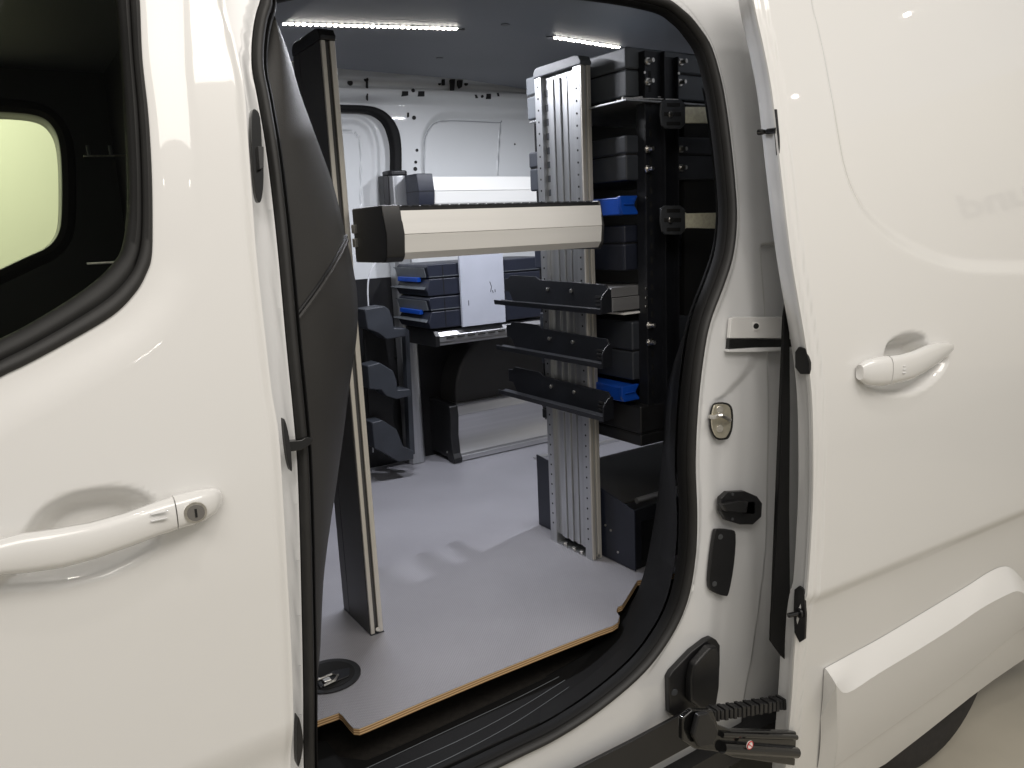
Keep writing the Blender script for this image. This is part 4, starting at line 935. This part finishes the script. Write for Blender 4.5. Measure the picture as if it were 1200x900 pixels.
# pale board
bp_ = [PY(a, b, 2.238) for a, b in ((536, 296), (587, 292), (591, 377), (541, 383))]
t = thing('loose_board', 'pale grey board with pencil marks leaning against the stacked cases', 'board', tuple(bp_[3]))
mb = MB(); mb.prism([(p[0], p[2]) for p in bp_], 1, 2.228, 2.238); mb.build('board_panel', 'greyboard', t, bevel=.001)
for q in ([(574, 330), (576, 336), (575, 342)], [(577, 340), (578, 343)], [(549, 352), (549.5, 358)], [(580, 339), (580.5, 342)]):
    MB().tube([PY(a, b, 2.2275) for a, b in q], .0012, 5).build('pencil_mark', 'pencil', t)
# hook rack
HK = thing('hook_rack', 'dark grey holder with three upturned hooks beside the rounded silver upright', 'holder', (1.07, 2.33, .0))
HY = 2.33
for q in ([(424, 362), (447, 358), (453, 362), (457, 372), (459, 384), (474, 384), (475, 393), (459, 396), (450, 397), (441, 390), (428, 385)],
          [(428, 428), (442, 424), (458, 434), (462, 445), (463, 456), (478, 455), (479, 463), (462, 467), (450, 463), (444, 456), (430, 455)],
          [(433, 494), (445, 491), (462, 502), (466, 512), (470, 522), (482, 527), (482, 537), (464, 540), (448, 530), (436, 524)]):
    P = [PY(a, b, HY) for a, b in q]; mb = MB(); mb.prism([(p[0], p[2]) for p in P], 1, HY - .02, HY + .05); mb.build('hook', 'greymetal', HK, bevel=.004)
P = [PY(a, b, HY + .05) for a, b in [(424, 360), (448, 372), (458, 440), (462, 500), (466, 534), (440, 528), (434, 500)]]
mb = MB(); mb.prism([(p[0], p[2]) for p in P], 1, HY + .05, HY + .06); mb.build('holder_panel', 'black', HK, bevel=.002)
P = [PY(a, b, HY + .06) for a, b in [(470, 384), (475, 386), (482, 530), (476, 532)]]; mb = MB(); mb.prism([(p[0], p[2]) for p in P], 1, HY + .03, HY + .06); mb.build('holder_rail', 'greymetal', HK, bevel=.002)
cab = thing('power_cable', 'thin white cable hanging down behind the hooks', 'cable', tuple(PY(437, 530, 2.45)))
MB().tube([PY(a, b, 2.42) for a, b in crom([(440, 308), (433, 322), (431, 345), (434, 385), (436, 430), (437, 480), (437, 530)], 5)], .0028, 8).build('cable_run', 'cable', cab, smooth=True)
# dark panel behind left post low area (tool box) 
# light strips
def strip(label, a, b, n, pw=1.0, fr=1.0):
    A, B = PZ(*a, CZ - .004), PZ(*b, CZ - .004); d = Vector(B - A); L = d.length
    t = thing('light_strip', label, 'light strip', tuple((A + B) / 2), 'LED strips on the roof lining')
    u = d.normalized(); v = Vector((-u.y, u.x, 0)); mb = MB(); h = [Vector(A) - v * .006, Vector(B) - v * .006, Vector(B) + v * .006, Vector(A) + v * .006]
    mb.hexa([(p.x, p.y, CZ - .0025) for p in h] + [(p.x, p.y, CZ - .0005) for p in h]); mb.build('strip_tape', 'ledbase', t)
    first = None
    for i in range(n):
        c = Vector(A) + d * (i + .5) / n
        if first is None:
            mb = MB(); mb.bx(c.x - .0032, c.x + .0032, c.y - .0052, c.y + .0052, CZ - .0055, CZ - .0026); first = mb.build('led_chip', 'led', t); base = c
        else:
            q = first.copy(); C.objects.link(q); q.location = (c.x - base.x, c.y - base.y, 0)
    l = bpy.data.lights.new('strip_light', 'AREA'); l.shape = 'RECTANGLE'; l.size = L * fr; l.size_y = .012; l.energy = 9.5 * L / .4 * pw; l.color = (.90, .92, 1)
    o = bpy.data.objects.new('strip_light', l); C.objects.link(o); c = A * (fr / 2) + B * (1 - fr / 2); o.location = (c[0], c[1], CZ - .007); o.rotation_euler = (0, 0, math.atan2(u.y, u.x))
    return A, B
A, B = strip('longer LED strip on the roof lining above the left post', (330, 28), (537, 34), 29)
e = Vector(B); mb = MB(); mb.tube(crom([e, e + Vector((.012, -.006, 0)), e + Vector((.02, .004, .001)), e + Vector((.010, .012, .003))], 4), .0015, 6); o = mb.build('lead_wire', 'black', None); tag(o, 'short black wire loop at the right end of the longer LED strip', 'wire', 'wire loops at the LED strips')
A, B = strip('shorter LED strip above the grey cases', (649, 44), (726, 56), 15, 1.5, .22)
e = Vector(A); mb = MB(); mb.tube(crom([e, e + Vector((-.012, -.006, 0)), e + Vector((-.02, .004, .001)), e + Vector((-.010, .012, .003))], 4), .0015, 6); o = mb.build('lead_wire', 'black', None); tag(o, 'short black wire loop at the left end of the shorter LED strip', 'wire', 'wire loops at the LED strips')
